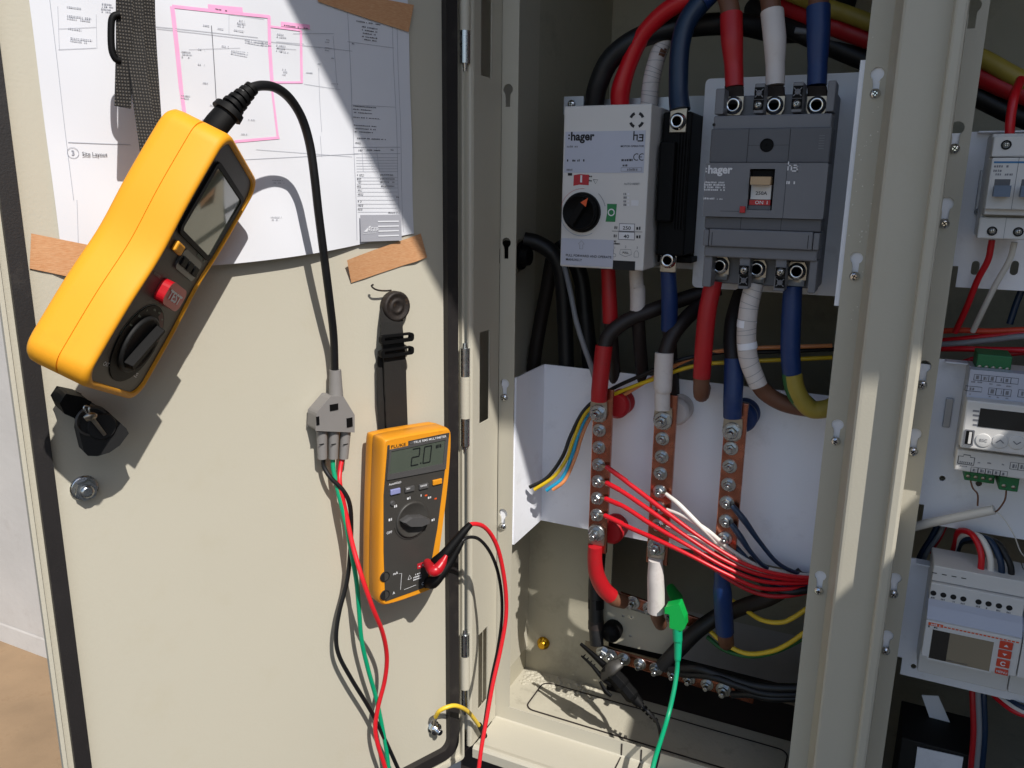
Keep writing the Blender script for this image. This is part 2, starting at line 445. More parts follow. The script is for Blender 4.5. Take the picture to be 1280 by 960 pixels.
# left post
KZ = [.60, .45, .30, .15, 0]
fl = MB().sheet([(-.0069, ZB), (.011, ZB), (.011, ZT), (-.0069, ZT)], [keyhole(0, z) for z in KZ], -.0016, 0)
cab.part('post_flange', fl, 'powder', bevel=.0004)
SW = Frame((-.0069, 0, 0), (0, 1, 0), (0, 0, 1), (1, 0, 0))          # the slotted side wall, u = depth
sw = MB().sheet([(-.0595, ZB), (-.0016, ZB), (-.0016, ZT), (-.0595, ZT)],
                [[(-.0455, a), (-.0228, a), (-.0228, b), (-.0455, b)] for a, b in ((.458, .56), (.1152, .2118), (-.2248, -.130))], -.0014, 0)
sw.xform(CAB.mi @ SW.m)
cab.part('post_wall', sw, 'powder')
lip = profile([(-.0072, .058), (-.0074, .0605), (-.0085, .0622), (-.0105, .0628), (-.0125, .0622), (-.0137, .0605), (-.014, .040), (-.0155, .038), (-.034, .038), (-.0355, .036), (-.0355, -.155)], .0012, ZB, ZT)
cab.part('rain_lip', lip, 'powder')
# centre post: left flange, lip, rain channel, lip, right flange
cab.part('post_flange', MB().sheet([(.3255, ZB), (.3445, ZB), (.3445, ZT), (.3255, ZT)], [keyhole(.3355, z) for z in KZ], -.0016, 0), 'powder', bevel=.0004)
RK = [.556, .497, .4064, .3472, .2109, .1503, .0124, -.0461]
cab.part('post_flange', MB().sheet([(.388, ZB), (.4095, ZB), (.4095, ZT), (.388, ZT)], [keyhole(.399, z) for z in RK], -.0016, 0), 'powder', bevel=.0004)
ch = [(.3436, 0), (.3440, .0012), (.3447, .004), (.3470, .0175), (.3473, .0205), (.3480, .0235), (.3500, .0415), (.3506, .0436), (.3520, .0445), (.3540, .0447), (.380, .0450), (.3835, .0453), (.3846, .047),
      (.3847, .0585), (.3851, .0594), (.3860, .0600), (.3905, .0600), (.3918, .0594), (.3924, .058), (.3925, .0005)]
cab.part('rain_channel', profile(ch, .0009, ZB, ZT), 'powder')
# bottom rail
br = MB(); prof = [(0., -.2446), (-.0012, -.2446)]
ring = [(-.2446, 0), (-.2615, .0004), (-.2625, .002), (-.2635, .050), (-.2625, .0535), (-.262, .056), (-.2628, .059), (-.265, .061), (-.276, .061), (-.278, .059), (-.278, .02), (-.276, .018), (-.266, .018), (-.265, -.0012), (-.2446, -.0016)]
br.loft([[(x, z, h) for z, h in ring] for x in (-.006, .345)]); cab.part('bottom_rail', br, 'powder')
br2 = MB().loft([[(x, z, h) for z, h in ring] for x in (.392, .77)]); cab.part('bottom_rail', br2, 'powder')
seamm = MB()
for xa, xb in ((772, 762), (797, 788)):
    a = P(xa + 6, 921, 0); 
    seamm.box((a.x - .0008, -.2625, .0003), (a.x + .0008, -.247, .0008)); seamm.box((a.x - .0008, -.2633, .003), (a.x + .0008, -.2625, .048))
cab.part('drain_slot', seamm, 'plinth')
# carcass
YB = .155
def panel(name, a, b, m='powder_in'): return cab.part(name, MB().box(a, b), m)
YD = .42                                                # the upper part is deeper than the cable box at the foot
panel('lower_back_panel', (-.0362, -.30, -YB), (.082, .0, -YB - .002))
panel('inner_shelf', (-.0362, -.002, -YB - .0022), (.366, .0, -YD + .0002))
panel('back_panel', (-.037, -.30, -YD), (.366, ZT, -YD - .002))
panel('back_panel', (.369, -.30, -YD), (.77, ZT, -YD - .002))
panel('side_panel', (-.0385, -.30, .036), (-.0365, ZT, -YD))
panel('side_panel', (.768, -.30, .05), (.77, ZT, -YD - .002))
panel('dividing_panel', (.366, -.30, .036), (.369, ZT, -YD))
panel('top_panel', (-.037, ZT, .05), (.77, ZT + .002, -YD - .002))
fp = MB().box((-.037, -.297, -.002), (.345, -.295, -YB))
fp.box((.369, -.297, -.002), (.767, -.295, -YD)); cab.part('floor_panel', fp, 'floor')
rim = rrect(.0, -.1345, .318, -.069, .012); rin = rrect(.0022, -.1325, .3158, -.071, .0105)
gp = MB().sheet([(x, y) for x, y in rrect(.0014, -.1334, .3166, -.0701, .011)], [], -.0012, .0012)
FL = Frame((0, 0, -.2942), (1, 0, 0), (0, 1, 0), (0, 0, 1))
gp = MB().sheet(rrect(.0, .0695, .318, .1345, .012), [rrect(.0016, .0711, .3164, .1329, .0105)], 0, .0007)
gp.xform(CAB.mi @ FL.m); cab.part('gland_plate_joint', gp, 'plinth')
cab.part('plinth', MB().box((-.03, GZ, .045), (.765, -.2795, .0)), 'plinth'); cab.part('plinth', MB().box((-.03, GZ, .0), (.765, -.299, -.28)), 'plinth')
# sealant lumps along the back of the floor
rr = random.Random(3); sl_ = MB()
for i in range(170):
    x, y = rr.uniform(-.03, .075), rr.uniform(.118, .152); r = rr.uniform(.0010, .0036)
    sl_.lathe((x, -.2952, -y), [(r, 0), (r * .9, r * .25), (r * .5, r * .42), (.0002, r * .45)], 8, axis=(rr.uniform(-.2, .2), 1, rr.uniform(-.2, .2)))
o = cab.part('sealant', sl_, 'floor'); o['kind'] = 'stuff'
# brass plug and small bits on the back
bp_ = P(680, 803, YB)
cab.part('brass_plug', MB().lathe((bp_.x, bp_.y, -YB), [(.0085, 0), (.0085, .004), (.0065, .0045), (.006, .009), (.0045, .010)], 20), 'brass')
# cable gland in the left side
g0 = P(652, 322, .05)
cab.part('cable_gland', MB().rod((-.036, g0.y, -.07), (-.012, g0.y, -.07), .017, .015).rod((-.012, g0.y, -.07), (-.004, g0.y, -.07), .012, .010), 'dark')
cab.part('gland_ring', MB().rod((-.020, g0.y, -.07), (-.015, g0.y, -.07), .0185, .0185, seg=6, smooth=False), 'dullsteel')

# pale specks standing in for the sparkle on the centre post
sp_ = MB(); rs = random.Random(11)
for i in range(150):
    x = rs.gauss(.350, .016); z = rs.gauss(.365, .045); rr_ = rs.choice((.00035, .0005, .0007))
    if .3262 < x < .343: h_ = .0001
    elif .353 < x < .380: h_ = .0451
    else: continue
    sp_.lathe((x, z, h_), [(rr_, 0), (rr_ * .7, rr_ * .5), (.00005, rr_ * .6)], 7)
cab.part('sparkle_speck', sp_, 'speck')['kind'] = 'stuff'
# door ------------------------------------------------------------------------
UL, UR, DZB, DZT = -.3935, -.0035, -.2775, .80
door = MB(); 
DM = CAB.mi @ DOOR.m
def cabdoor(name, mb, m, parent=None, bevel=0., label=None): return cab.part(name, mb.xform(DM), m, parent, bevel, label=label)
dpan = cabdoor('door', MB().box((UL + .001, DZB, -.0016), (UR, DZT, 0)).box((UL + .002, DZB, -.018), (UL + .003, DZT, -.0016)), 'powder')
cabdoor('door_rim', MB().sheet(rrect(UL, DZB, UR, DZT, .004), [rrect(UL + .0028, DZB + .0028, UR - .0028, DZT - .0028, .003)], 0, .0052), 'powder', dpan, .0006)
gin = rrect(-.3748, -.2522, -.0252, .765, .010, 8); gout = rrect(-.3858, -.2645, -.0126, .777, .018, 8)
cabdoor('gasket', MB().sheet(gout, [gin], 0.0002, .0075), 'rubber', dpan, .0028)
q = D(105, 610)
lk = MB().lathe((q.x, q.y, 0), [(.0098, 0), (.0098, .001), (.0085, .0016)], 24)
hexa = [(q.x + .0078 * math.cos(R(60 * i + 12)), q.y + .0078 * math.sin(R(60 * i + 12))) for i in range(6)]
lk.prism(hexa, .0016, .0085); lk.lathe((q.x, q.y, 0), [(.0047, .0085), (.0047, .011), (.003, .0116)], 20)
cabdoor('stud_nut', lk, 'steel', dpan)
# hinges: painted middle with bright pin ends
for zc, l in ((.515, .05), (.148, .052), (-.166, .048)):
    hx, hh = -.0032, .006
    hp = cabdoor('hinge', MB().rod((hx, zc - l * .42, hh), (hx, zc + l * .42, hh), .0052), 'powder')
    cabdoor('hinge_pin', MB().rod((hx, zc + l * .42, hh), (hx, zc + l * .98, hh), .0050).rod((hx, zc + l * .98, hh), (hx, zc + l * 1.08, hh), .0032, .0026)
            .rod((hx, zc - l * .42, hh), (hx, zc - l * .98, hh), .0050).rod((hx, zc - l * .98, hh), (hx, zc - l * 1.12, hh), .0026, .0018), 'steel', hp)
    cabdoor('hinge_leaf', MB().box((hx - .002, zc - l * .95, -.001), (hx + .016, zc + l * .95, .0015)), 'powder', hp)
# the other leaf stands open beyond the picture, on the far post
rd = Frame((.768, -.03, 0), (0.14, -.99, 0), (0, 0, 1), (-.99, -.14, 0))
rdoor = MB().box((0, -.277, -.002), (.42, .600, 0)).box((.0, -.277, 0), (.004, .600, .016)).box((.416, -.277, 0), (.42, .600, .016)).box((.0, .596, 0), (.42, .600, .016))
rdoor.xform(CAB.mi @ rd.m); cab.part('door', rdoor, 'powder')

# earth lead between door and frame
e0 = P(600, 906, -.058)
earth = Thing('earth_lead', 'short yellow bonding lead arching from the door stud to the frame at the bottom hinge', 'cable', DOOR, D(543, 905))
def ED(x, y, h): return D(x, y, h)
pe = [ED(544, 903, .010), ED(544.5, 896, .016), ED(549, 889, .022), ED(557, 884.5, .026), ED(567, 882, .028), ED(576, 884, .028), ED(585, 889.5, .024), ED(593, 899, .020), ED(600, 909, .016)]
earth.part('wire', MB().tube(pe[1:], .0023, 10), 'earthyel')
earth.part('crimp', MB().tube([ED(543.5, 906, .008), ED(544, 900, .012), ED(545, 895, .017)], .0019), 'dullsteel')
nb = MB(); c = ED(541, 908, 0)
nb.lathe((c.x, c.y, 0), [(.0072, 0), (.0072, .0012), (.0066, .0014)], 20)
nb.prism([(c.x + .0058 * math.cos(R(60 * i)), c.y + .0058 * math.sin(R(60 * i))) for i in range(6)], .0014, .006)
nb.lathe((c.x, c.y, 0), [(.0066, .006), (.0066, .0072), (.0034, .0074), (.0034, .014), (.0028, .0146)], 20)
earth.part('stud_nut', nb, 'chrome')
earth.part('lug_cap', MB().tube([ED(599, 906, .017), ED(603, 914, .012), ED(606, 920, .008)], .0031), 'dark')
#PART3
# ------------------------------------------------------------------ things taped, hung or standing on the door
# drawing sheet: a grid that bellies away from the door
def pap_h(u, v):
    s = (u + .356) / .296; t = (v - .295) / .21
    h = .0016 + .0115 * max(0, 1 - t) ** 2.2 * math.sin(math.pi * min(1, max(0, (s - .1) / .74))) ** 1.2 * (0.55 + .45 * math.sin(s * 5 + .4) ** 2)
    return h + .0011 * math.sin(s * 13 + t * 4) * math.sin(t * 9 + s * 3) + .0016 * math.sin(math.pi * s) * (1 + math.sin(t * 6 + 2)) * .5
NU, NV = 44, 34
c00, c10, c01, c11 = Vector((-.3525, .2935)), Vector((-.0588, .3125)), Vector((-.3545, .512)), Vector((-.0622, .5165))
vs, fs = [], []
for j in range(NV + 1):
    for i in range(NU + 1):
        s, t = i / NU, j / NV
        p = (c00 * (1 - s) + c10 * s) * (1 - t) + (c01 * (1 - s) + c11 * s) * t
        p.y -= .0075 * math.sin(math.pi * min(1, s * 1.02)) * (1 - t) * (1 if s < .9 else 1)
        vs.append((p.x, p.y, pap_h(p.x, p.y)))
for j in range(NV):
    for i in range(NU):
        k = j * (NU + 1) + i; fs.append((k, k + 1, k + NU + 2, k + NU + 1))
sheet = Thing('drawing_sheet', 'white printed wiring drawing with pink highlighter boxes taped inside the door', 'drawing', DOOR, (-.2, .295, 0))
sheet.part('sheet', MB().add(vs, fs, True), 'paper')
def PP(x, y):
    q = D(x, y, .004); q = D(x, y, pap_h(q.x, q.y)); return q
class PaperInk(MB):
    def seg(s, x0, y0, x1, y1, w=.9):
        a, b = PP(x0, y0), PP(x1, y1); n = max(2, int((b - a).length / .006)); pts = []
        for i in range(n + 1):
            q = a.lerp(b, i / n); q.z = pap_h(q.x, q.y) + .0004; pts.append(q)
        return s.strip(pts, w * .0005)
    def mic(s, x, y, w, size=2.2, seed=0):
        q = PP(x, y); h = pap_h(q.x, q.y) + .0005
        return s.micro(q.x, q.y, w * .00068, size * .00068, h + .0002, seed, .5)
thin, drk, pk, gr = PaperInk(), PaperInk(), PaperInk(), PaperInk()
for a in ((62, 0, 92, 250, .7), (85, 178, 163, 181, .8), (0 + 96, 250, 98, 320, .6), (190, 33, 322, 47, .6), (196, 36, 440, 64, .55), (297, 200, 450, 192, .6), (320, 187, 440, 196, .5),
          (236, 62, 300, 60, .4), (286, 18, 330, 24, .45), (286, 18, 286, 42, .45), (434, 8, 440, 150, .7), (441, 150, 446, 300, .7), (434, 52, 492, 60, .6), (440, 131, 494, 134, .5), (441, 184, 500, 184, .7), (442, 192, 500, 192, .6),
          (490, 30, 500, 290, .6), (496, 30, 504, 290, .6), (470, 184, 474, 214, .5), (452, 184, 454, 214, .5), (366, 42, 417, 42, .5), (416, 45, 421, 110, .5), (398, 85, 402, 165, .5), (380, 105, 425, 112, .5),
          (400, 170, 402, 196, .5), (72, 8, 74, 62, .5), (73, 62, 120, 60, .5), (120, 18, 121, 60, .45), (73, 36, 120, 34, .4), (345, 52, 380, 55, .5), (345, 60, 370, 62, .45)):
    thin.seg(*a)
for y in (197, 200.5, 204, 207.5, 211, 214.5, 222, 226, 230, 235, 240, 245, 250, 255, 260, 265): thin.seg(445 + (y - 197) * .03, y, 497, y, .5)
drk.seg(264, 32, 270, 125, 1.0)
rr = random.Random(5)
for (x, y, w, n) in ((82, 9, 14, 1), (82, 20, 22, 2), (85, 36, 14, 1), (86, 48, 22, 2), (126, 5, 12, 4), (252, 32, 9, 1), (270, 36, 10, 1), (296, 26, 10, 3), (290, 38, 12, 1), (305, 50, 24, 2), (325, 53, 12, 2), (275, 58, 10, 1),
                     (288, 64, 26, 2), (247, 62, 8, 1), (247, 81, 8, 1), (226, 65, 12, 3), (250, 104, 10, 1), (344, 43, 12, 2), (345, 57, 12, 3), (350, 65, 10, 1), (352, 87, 5, 3), (300, 168, 8, 1), (340, 226, 14, 2), (338, 272, 14, 2),
                     (405, 50, 6, 2), (410, 73, 8, 1), (396, 80, 6, 1), (382, 91, 12, 1), (404, 60, 9, 2), (412, 105, 10, 1), (250, 150, 12, 1), (225, 120, 10, 2), (262, 132, 14, 1), (310, 150, 9, 1)):
    for k in range(n): thin.mic(x + rr.uniform(0, 2), y + 3.2 * k, w * rr.uniform(.7, 1), 2., k + int(x))
for k, (x, y, w) in enumerate(((445, 27, 34), (452, 34, 22), (452, 38, 24), (453, 42, 20), (452, 46, 22), (455, 50, 18), (438, 55, 5), (441, 133, 34), (441, 137, 26), (442, 141, 26), (441, 147, 40), (442, 157, 32), (443, 161, 30), (443, 165, 26), (444, 173, 44), (444, 179, 10),
                                (446, 188, 8), (458, 188, 20), (488, 188, 7), (446, 219, 10), (475, 219, 20), (446, 224, 6), (475, 224, 22), (446, 228, 6), (475, 228, 22), (446, 233, 6), (476, 233, 20), (447, 238, 6), (447, 243, 8), (495, 247, 4), (447, 252, 7), (447, 257, 8), (447, 262, 7), (485, 266, 14))):
    drk.mic(x, y, w, 2.4, 90 + k)
for a in ((215, 8, 222, 70, 6), (222, 70, 226, 110, 6), (226, 110, 231, 146, 5.5), (215, 8, 270, 14, 4.5), (270, 14, 337, 21, 4.5), (336, 20, 337, 60, 5), (337, 60, 340, 105, 5.5), (339, 105, 347, 171, 3.5), (293, 177, 349, 172, 4),
          (337, 33, 376, 38, 3), (376, 38, 377, 103, 4), (342, 103, 378, 103, 3)): pk.seg(*a)
pk.seg(260, 9, 303, 13, 8); pk.seg(351, 30, 387, 34, 7)
q = PP(91, 191)
thin.arc((q.x, q.y), .0036, 0, 360, .0003, pap_h(q.x, q.y) + .0006, 18)
thin.text('3', (q.x, q.y - .0016), .0048, pap_h(q.x, q.y) + .0006, 'CENTER')
q = PP(102, 193); drk.text('Site Layout', (q.x, q.y - .0008), .0036, pap_h(q.x, q.y) + .0014)
for k, w in ((0, 12),): drk.mic(269, 12, 13, 2.6, 7)
drk.mic(353, 32, 32, 2.6, 8)
for a_ in (('printing', thin, 'ink'), ('printing', drk, 'inkdark'), ('highlighter', pk, 'pink')): sheet.part(*a_)['kind'] = 'stuff'
ga, gb = PP(449, 302), PP(498, 268)
gr.rect(ga.x, ga.y, gb.x, gb.y, .0030 + pap_h(ga.x, ga.y)); sheet.part('logo_block', gr, 'inkgrey')
lg = PaperInk(); zz = .0034 + pap_h(ga.x, ga.y)
lg.add([(ga.x + .003, ga.y + .0085, zz), (ga.x + .0065, ga.y + .0085, zz), (ga.x + .0105, ga.y + .0135, zz), (ga.x + .009, ga.y + .0135, zz)], [(0, 1, 2, 3)])
lg.text('AGER', (ga.x + .0066, ga.y + .0088), .0052, zz, sx=.9); lg.rect(ga.x + .002, ga.y + .0070, ga.x + .0155, ga.y + .0074, zz)
for k in range(4): lg.rect(ga.x + .0175, ga.y + .004 + .0042 * k, gb.x - .003, ga.y + .0052 + .0042 * k, zz)
sheet.part('printing', lg, 'paper')['kind'] = 'stuff'

def tape(label, pts):
    pl = [D(x, y, .004) for x, y in pts]; n = 6; mb = MB()
    a, b, c, d = pl; L, Rr = [], []
    for i in range(n + 1):
        s = i / n
        for lst, p0, p1 in ((L, a, b), (Rr, d, c)):
            p = p0.lerp(p1, s); inside = -.356 < p.x < -.056 and p.y > .286
            p.z = max(.0012, (pap_h(p.x, p.y) + .0013) if inside else .0009 + .0006 * math.sin(i * 1.7)); lst.append(p)
    vs = L + Rr; fs = [(i, n + 1 + i, n + 2 + i, i + 1) for i in range(n)]
    Thing('tape_strip', label, 'tape', DOOR, a, 'brown tape strips holding the drawing', one=(MB().add(vs, fs, True), M['tape'], 0))
tape('brown tape strip over the shaded top corner of the drawing near the hinge', [(392, -18), (516, 8), (511, 40), (384, 4)][0:1] + [(518, 6), (511, 40), (398, 2)])
tape('brown tape strip passing under the yellow tester at the drawing corner', [(40, 292), (125, 309), (120, 353), (38, 336)])
tape('brown tape strip below the grey logo block, half lit by sun', [(432, 325), (528, 292), (536, 322), (441, 354)])

# --- insulation tester, hung on edge -------------------------------------------
side = D(145, 315, .100)
ctr0 = DOOR.m @ side
Lw = (DOOR.u * .105 + DOOR.v * .158).normalized()
B = (CAM_POS - ctr0); B = (B - Lw * B.dot(Lw)).normalized()
u0 = Lw.cross(B).normalized(); th = R(25)
Tn = (u0 * math.cos(th) + B * math.sin(th)).normalized(); Uw = Lw.cross(Tn).normalized()
TF = Frame(ctr0 + Lw * .0195 + Uw * .047 + Tn * .0195, Uw, Lw, Tn)                 # u: away from the viewer, v: up the body, n: out of the face
tst = Thing('insulation_tester', 'amber handheld insulation tester hanging on edge with red test button', 'tester', TF, (0, -.1, 0))
def body_ring(v, k=1., wn=0.):
    t_ = (v + .1) / .2
    hw = .0475 - .0045 * math.exp(-((t_ - .40) / .16) ** 2) + .001 * t_
    hb = -.042 - .002 * math.sin(t_ * 3.1) + .004 * math.exp(-((t_ - .45) / .2) ** 2); ht = 0.
    r = .009; x0, x1, y0, y1 = -hw * k, hw * k, hb + (1 - k) * .02, ht - (1 - k) * .02
    return [(x, v, y) for x, y in rrect(x0, y0, x1, y1, r * min(1, k * 1.), 6)]
rings = [body_ring(-.1015 + .013 * (1 - math.cos(R(a))), .76 + .24 * math.sin(R(a))) for a in (0, 20, 40, 60, 80, 90)]
rings += [body_ring(-.0885 + .177 * i / 16) for i in range(1, 16)]
rings += [body_ring(.0885 + .013 * math.sin(R(a)), .76 + .24 * math.cos(R(a))) for a in (0, 15, 35, 55, 75, 90)]
def bout(kx, kv):
    o, n = [], 72
    for i in range(n + 1):
        v = -.1015 * math.cos(math.pi * i / n); t_ = (v + .1015) / .203
        w = .0480 - .0042 * math.exp(-((t_ - .50) / .15) ** 2)
        r_ = .0145; q_ = max(0, abs(v) - (.1015 - r_)); w = w - r_ + math.sqrt(max(0, r_ * r_ - q_ * q_))
        o.append((w * kx, v * kv))
    return o + [(-a, b) for a, b in o[::-1]]
levels = [(-.0400, .90, .955), (-.0385, .955, .98), (-.0360, .99, .995), (-.031, 1, 1), (-.0174, 1, 1), (-.0172, .982, .993), (-.0164, .982, .993), (-.0162, 1, 1), (-.001, 1, 1), (.0014, .985, .993), (.0026, .958, .98), (.0028, .925, .965), (.0022, .90, .95), (-.001, .885, .94)]
hol = tst.part('holster', MB().loft([[(x, y, h) for x, y in bout(kx, kv)] for h, kx, kv in levels], True, False), 'yellow', soft=38)
def tout(k, dv=0):      # outline of the face opening
    o = []
    for i in range(41):
        v = -.088 * math.cos(math.pi * i / 40); t_ = (v + .1) / .2
        w = (.040 - .006 * math.exp(-((t_ - .40) / .16) ** 2)) * k
        w *= (1 - min(1, max(0, (abs(v) - .064) / .0242)) ** 2.6) ** .45 if abs(v) < .0879 else .42
        o.append((w, v * (1 + (k - 1) * .45)))
    return o + [(-a, b) for a, b in o[::-1]]
fpn = tst.part('face_panel', MB().sheet(bout(.893, .945), [], -.003, .0008), 'face')
_unused = (MB().strip([(-.0479 + (.0045 * math.exp(-(((v_ + .1) / .2 - .40) / .16) ** 2)) - .0002, v_, -.0165) for v_ in [-.092 + .184 * i / 20 for i in range(21)]], .0001).tube(
    [(-.0475 - .001 * (v_ + .1) / .2 + (.0045 * math.exp(-(((v_ + .1) / .2 - .40) / .16) ** 2)), v_, -.0165) for v_ in [-.093 + .186 * i / 12 for i in range(13)]], .00032, 6))
tst.part('stand', MB().box((-.034, -.085, -.0425), (.034, -.02, -.0385)), 'face', bevel=.0015)
# display
lc = tst.part('display_frame', MB().sheet(rrect(-.036, .022, .036, .081, .005), [rrect(-.0325, .0255, .0325, .0775, .003)], .0008, .0028), 'dark', bevel=.0006)
tst.part('display', MB().box((-.0325, .0255, .0008), (.0325, .0775, .0019)), 'lcd2', lc)
tst.part('mode_button', MB().box((-.030, .0095, .0008), (-.016, .0175, .0040)), 'yellow', bevel=.0015)
tst.part('button_panel', MB().sheet(rrect(-.012, .001, .028, .0175, .004), [], .0008, .0022), 'knob', bevel=.0006)
for k in range(3): tst.part('soft_button', MB().box((-.009 + .0125 * k, .005, .0022), (.0005 + .0125 * k, .0125, .0036)), 'dark', bevel=.001)
tb = tst.part('test_button', MB().sheet(rrect(-.0165, -.0265, .0165, -.0085, .006), [], .0008, .0075), 'red', bevel=.0018, seg=3)
tx = MB().text('TEST', (-.001, -.0212), .0098, .0079, 'CENTER', sx=1.12, bold=.03); tst.part('printing', tx, 'pwhite', tb)['kind'] = 'stuff'
kc = (0, -.060)
tst.part('dial_plate', MB().sheet(circ(kc, .031, 32), [], .0008, .0016), 'dark')
kn = tst.part('dial', MB().lathe((0, -.060, .0016), [(.0225, 0), (.0225, .002), (.021, .0028), (.0195, .0018), (.001, .0016)], 32), 'darkmatt')
ka = R(-25)
kb = MB().loft([[(x, y, h) for x, y in ((-.0035 * w_, l_), (.0035 * w_, l_))] + [(x, y, h2) for x, y, h2 in ((.0026 * w_, l_, h), (-.0026 * w_, l_, h))] for l_, w_, h in ((-.019, 1.5, .002), (.019, 1, .002))], False)
kb = MB().prism([(-.0045, -.020), (.0045, -.020), (.0030, .020), (-.0030, .020)], .0016, .0098, [(-.0026, -.019), (.0026, -.019), (.0014, .019), (-.0014, .019)])
kb.xform(Matrix.Translation((0, -.060, 0)) @ Matrix.Rotation(ka, 4, 'Z')); tst.part('dial_grip', kb, 'dark', kn, .0008)
pr = Prints(tst)
for k, a in enumerate(range(20, 161, 20)):
    x, y = .0275 * math.cos(R(a)), -.060 + .0275 * math.sin(R(a)); pr['pgreenish'].micro(x - .002, y - .0005, .004, .0016, .0019, k, .9)
pr['pmaroon'].arc(kc, .0275, 15, 75, .005, .0017); pr['pgreenish'].arc(kc, .0315, 0, 180, .0005, .0011, 24)
pr['pwhite'].text('CAT', (-.031, -.0835), .0042, .0011); pr['pwhite'].micro(-.021, -.0832, .014, .002, .0011, 3, 1)
pr['pwhite'].text('CE', (.022, -.0838), .005, .0011); pr['pgreenish'].micro(.014, .0195, .018, .002, .0011, 4, 1); pr['pgreenish'].micro(.029, .006, .006, .002, .0011, 5, 1); pr['pgreenish'].micro(-.033, -.012, .012, .002, .0011, 6, 1)
pr.done()

# --- three-way test lead plugged into the tester -------------------------------
S9 = .905                                            # the body is a little shorter than first drawn
for o_ in [tst.root] + list(tst.root.children): pass
tst.root.scale = (1, S9, 1)
lead = Thing('test_lead', 'black test lead with grey splitter feeding black green and red wires', 'test lead', DOOR, D(418, 520))
pts = [D(300, 118, .075), D(313, 110.5, .074), D(328, 107, .070), D(345, 110, .064), D(362, 123, .057), D(377, 147, .050), D(387, 180, .046), D(393, 220, .044), D(398, 265, .040), D(405, 320, .034), D(412, 375, .026), D(417, 420, .018), D(418.5, 462, .013)]
lead.part('cable', MB().tube(pts, .0034, 12), 'black')
pg = MB().tube([D(262, 168, .073), D(272, 155, .074), D(285, 140, .075)], [.0085, .0088, .0085], 14, flat=.7)
pg.tube([D(283, 142, .075), D(288, 136, .075)], [.0112, .0105], 14, flat=.75)
lead.part('plug', pg, 'dark', bevel=.0008)
st = MB(); a, b = D(288, 136, .075), D(316, 109, .074)
st.tube([a, a.lerp(b, .5), b], [.0062, .005, .0042], 12)
for k in range(5): c = a.lerp(b, .12 + k * .2); d = (b - a).normalized() * .0013; st.rod(c - d, c + d, .0079 - .0007 * k, .0079 - .0007 * k)
lead.part('strain_relief', st, 'dark')
def DP(pts, h): return [tuple(D(x, y, h)[:2]) for x, y in pts]
sp = lead.part('splitter', MB().prism(DP([(412, 495), (428, 495), (442, 518), (442, 540), (393, 538), (394, 516)], .018), .004, .020), 'splitter', bevel=.0025)
lead.part('splitter_neck', MB().tube([D(419, 462, .0125), D(419.5, 480, .0125), D(420, 498, .0125)], [.0052, .0058, .0066], 14), 'splitter', sp)
for x0, x1, x2 in ((402, 403, 407), (417, 416.5, 415), (432, 429.5, 427)):
    lead.part('wire_socket', MB().rod(D(x0, 538, .012), D(x1, 573, .012), .0049, .0042), 'splitter', sp)
    lead.part('socket_slot', MB().box(D(x0 - 3.2, 556, .0164), D(x0 + 3.2, 554.5, .0172)), 'dark', sp)
for (x0, y0, x1, y1) in ((412, 506, 423, 512), (395, 521, 399.5, 531), (433, 523, 441, 533)):
    lead.part('splitter_window', MB().box(D(x0, y0, .0202), D(x1, y1, .0207)), 'dark', sp)
lw = dict(black=[(404, 572, .010), (405, 584, .011), (414, 598, .016), (428, 612, .020), (437, 630, .022), (439, 660, .020), (437, 700, .018), (433, 730, .017), (424, 765, .016), (420, 796, .016), (424, 820, .017), (440, 850, .018), (462, 886, .018), (480, 922, .018), (500, 966, .018), (520, 1010, .018)],
          green=[(416, 572, .010), (417, 588, .012), (424, 620, .018), (434, 662, .022), (441, 700, .026), (446, 730, .026), (449, 765, .025), (452, 800, .022), (460, 836, .020), (470, 872, .018), (478, 910, .018), (484, 945, .018), (488, 985, .018)],
          red=[(428, 572, .010), (425, 588, .013), (425, 606, .018), (432, 640, .021), (441, 682, .030), (452, 720, .042), (466, 760, .046), (478, 790, .040), (483.5, 820, .032), (481, 850, .026), (473, 882, .022), (469, 908, .020), (472, 930, .020), (480, 955, .020), (490, 990, .020)])
for k, m, r in (('black', 'black', .0021), ('green', 'greenlead', .0022), ('red', 'redlead', .0022)):
    lead.part('wire', MB().tube([D(*q) for q in lw[k]], r, 10), m, label=k + ' insulated wire')

# --- multimeter on its strap ----------------------------------------------------
HF = .045
fo = DP([(481, 553), (484, 549), (555, 536.5), (561, 537), (564, 543), (562, 585), (556, 640), (546, 715), (543, 733), (538, 738), (484, 757), (478, 754), (476, 745), (477, 660), (480, 580)], HF)
cx = sum(p[0] for p in fo) / len(fo); cy = sum(p[1] for p in fo) / len(fo)
sc = lambda k, kv=None: [(cx + (a - cx) * k, cy + (b - cy) * (kv or k)) for a, b in fo]
met = Thing('multimeter', 'orange digital multimeter hanging from a black strap and reading 2.0', 'multimeter', DOOR, (cx, cy - .09, 0))
def chaikin(pl, n=2):
    for _ in range(n):
        o = []
        for i, p in enumerate(pl):
            q = pl[(i + 1) % len(pl)]; o += [(p[0] * .75 + q[0] * .25, p[1] * .75 + q[1] * .25), (p[0] * .25 + q[0] * .75, p[1] * .25 + q[1] * .75)]
        pl = o
    return pl
fo = chaikin(fo)
mh = MB().loft([[(x, y, h) for x, y in sc(*k)] for h, k in ((.012, (.98, .98)), (.0128, (1.0, .995)), (.015, (1.015, 1.004)), (.0245, (1.04, 1.014)), (.025, (1.032, 1.01)), (.026, (1.032, 1.01)), (.0265, (1.04, 1.014)), (.038, (1.042, 1.014)), (.0418, (1.034, 1.01)), (.0440, (1.016, 1.003)), (HF, (.992, .99)))], True, False)
hb = met.part('holster', mh, 'orange', soft=50)
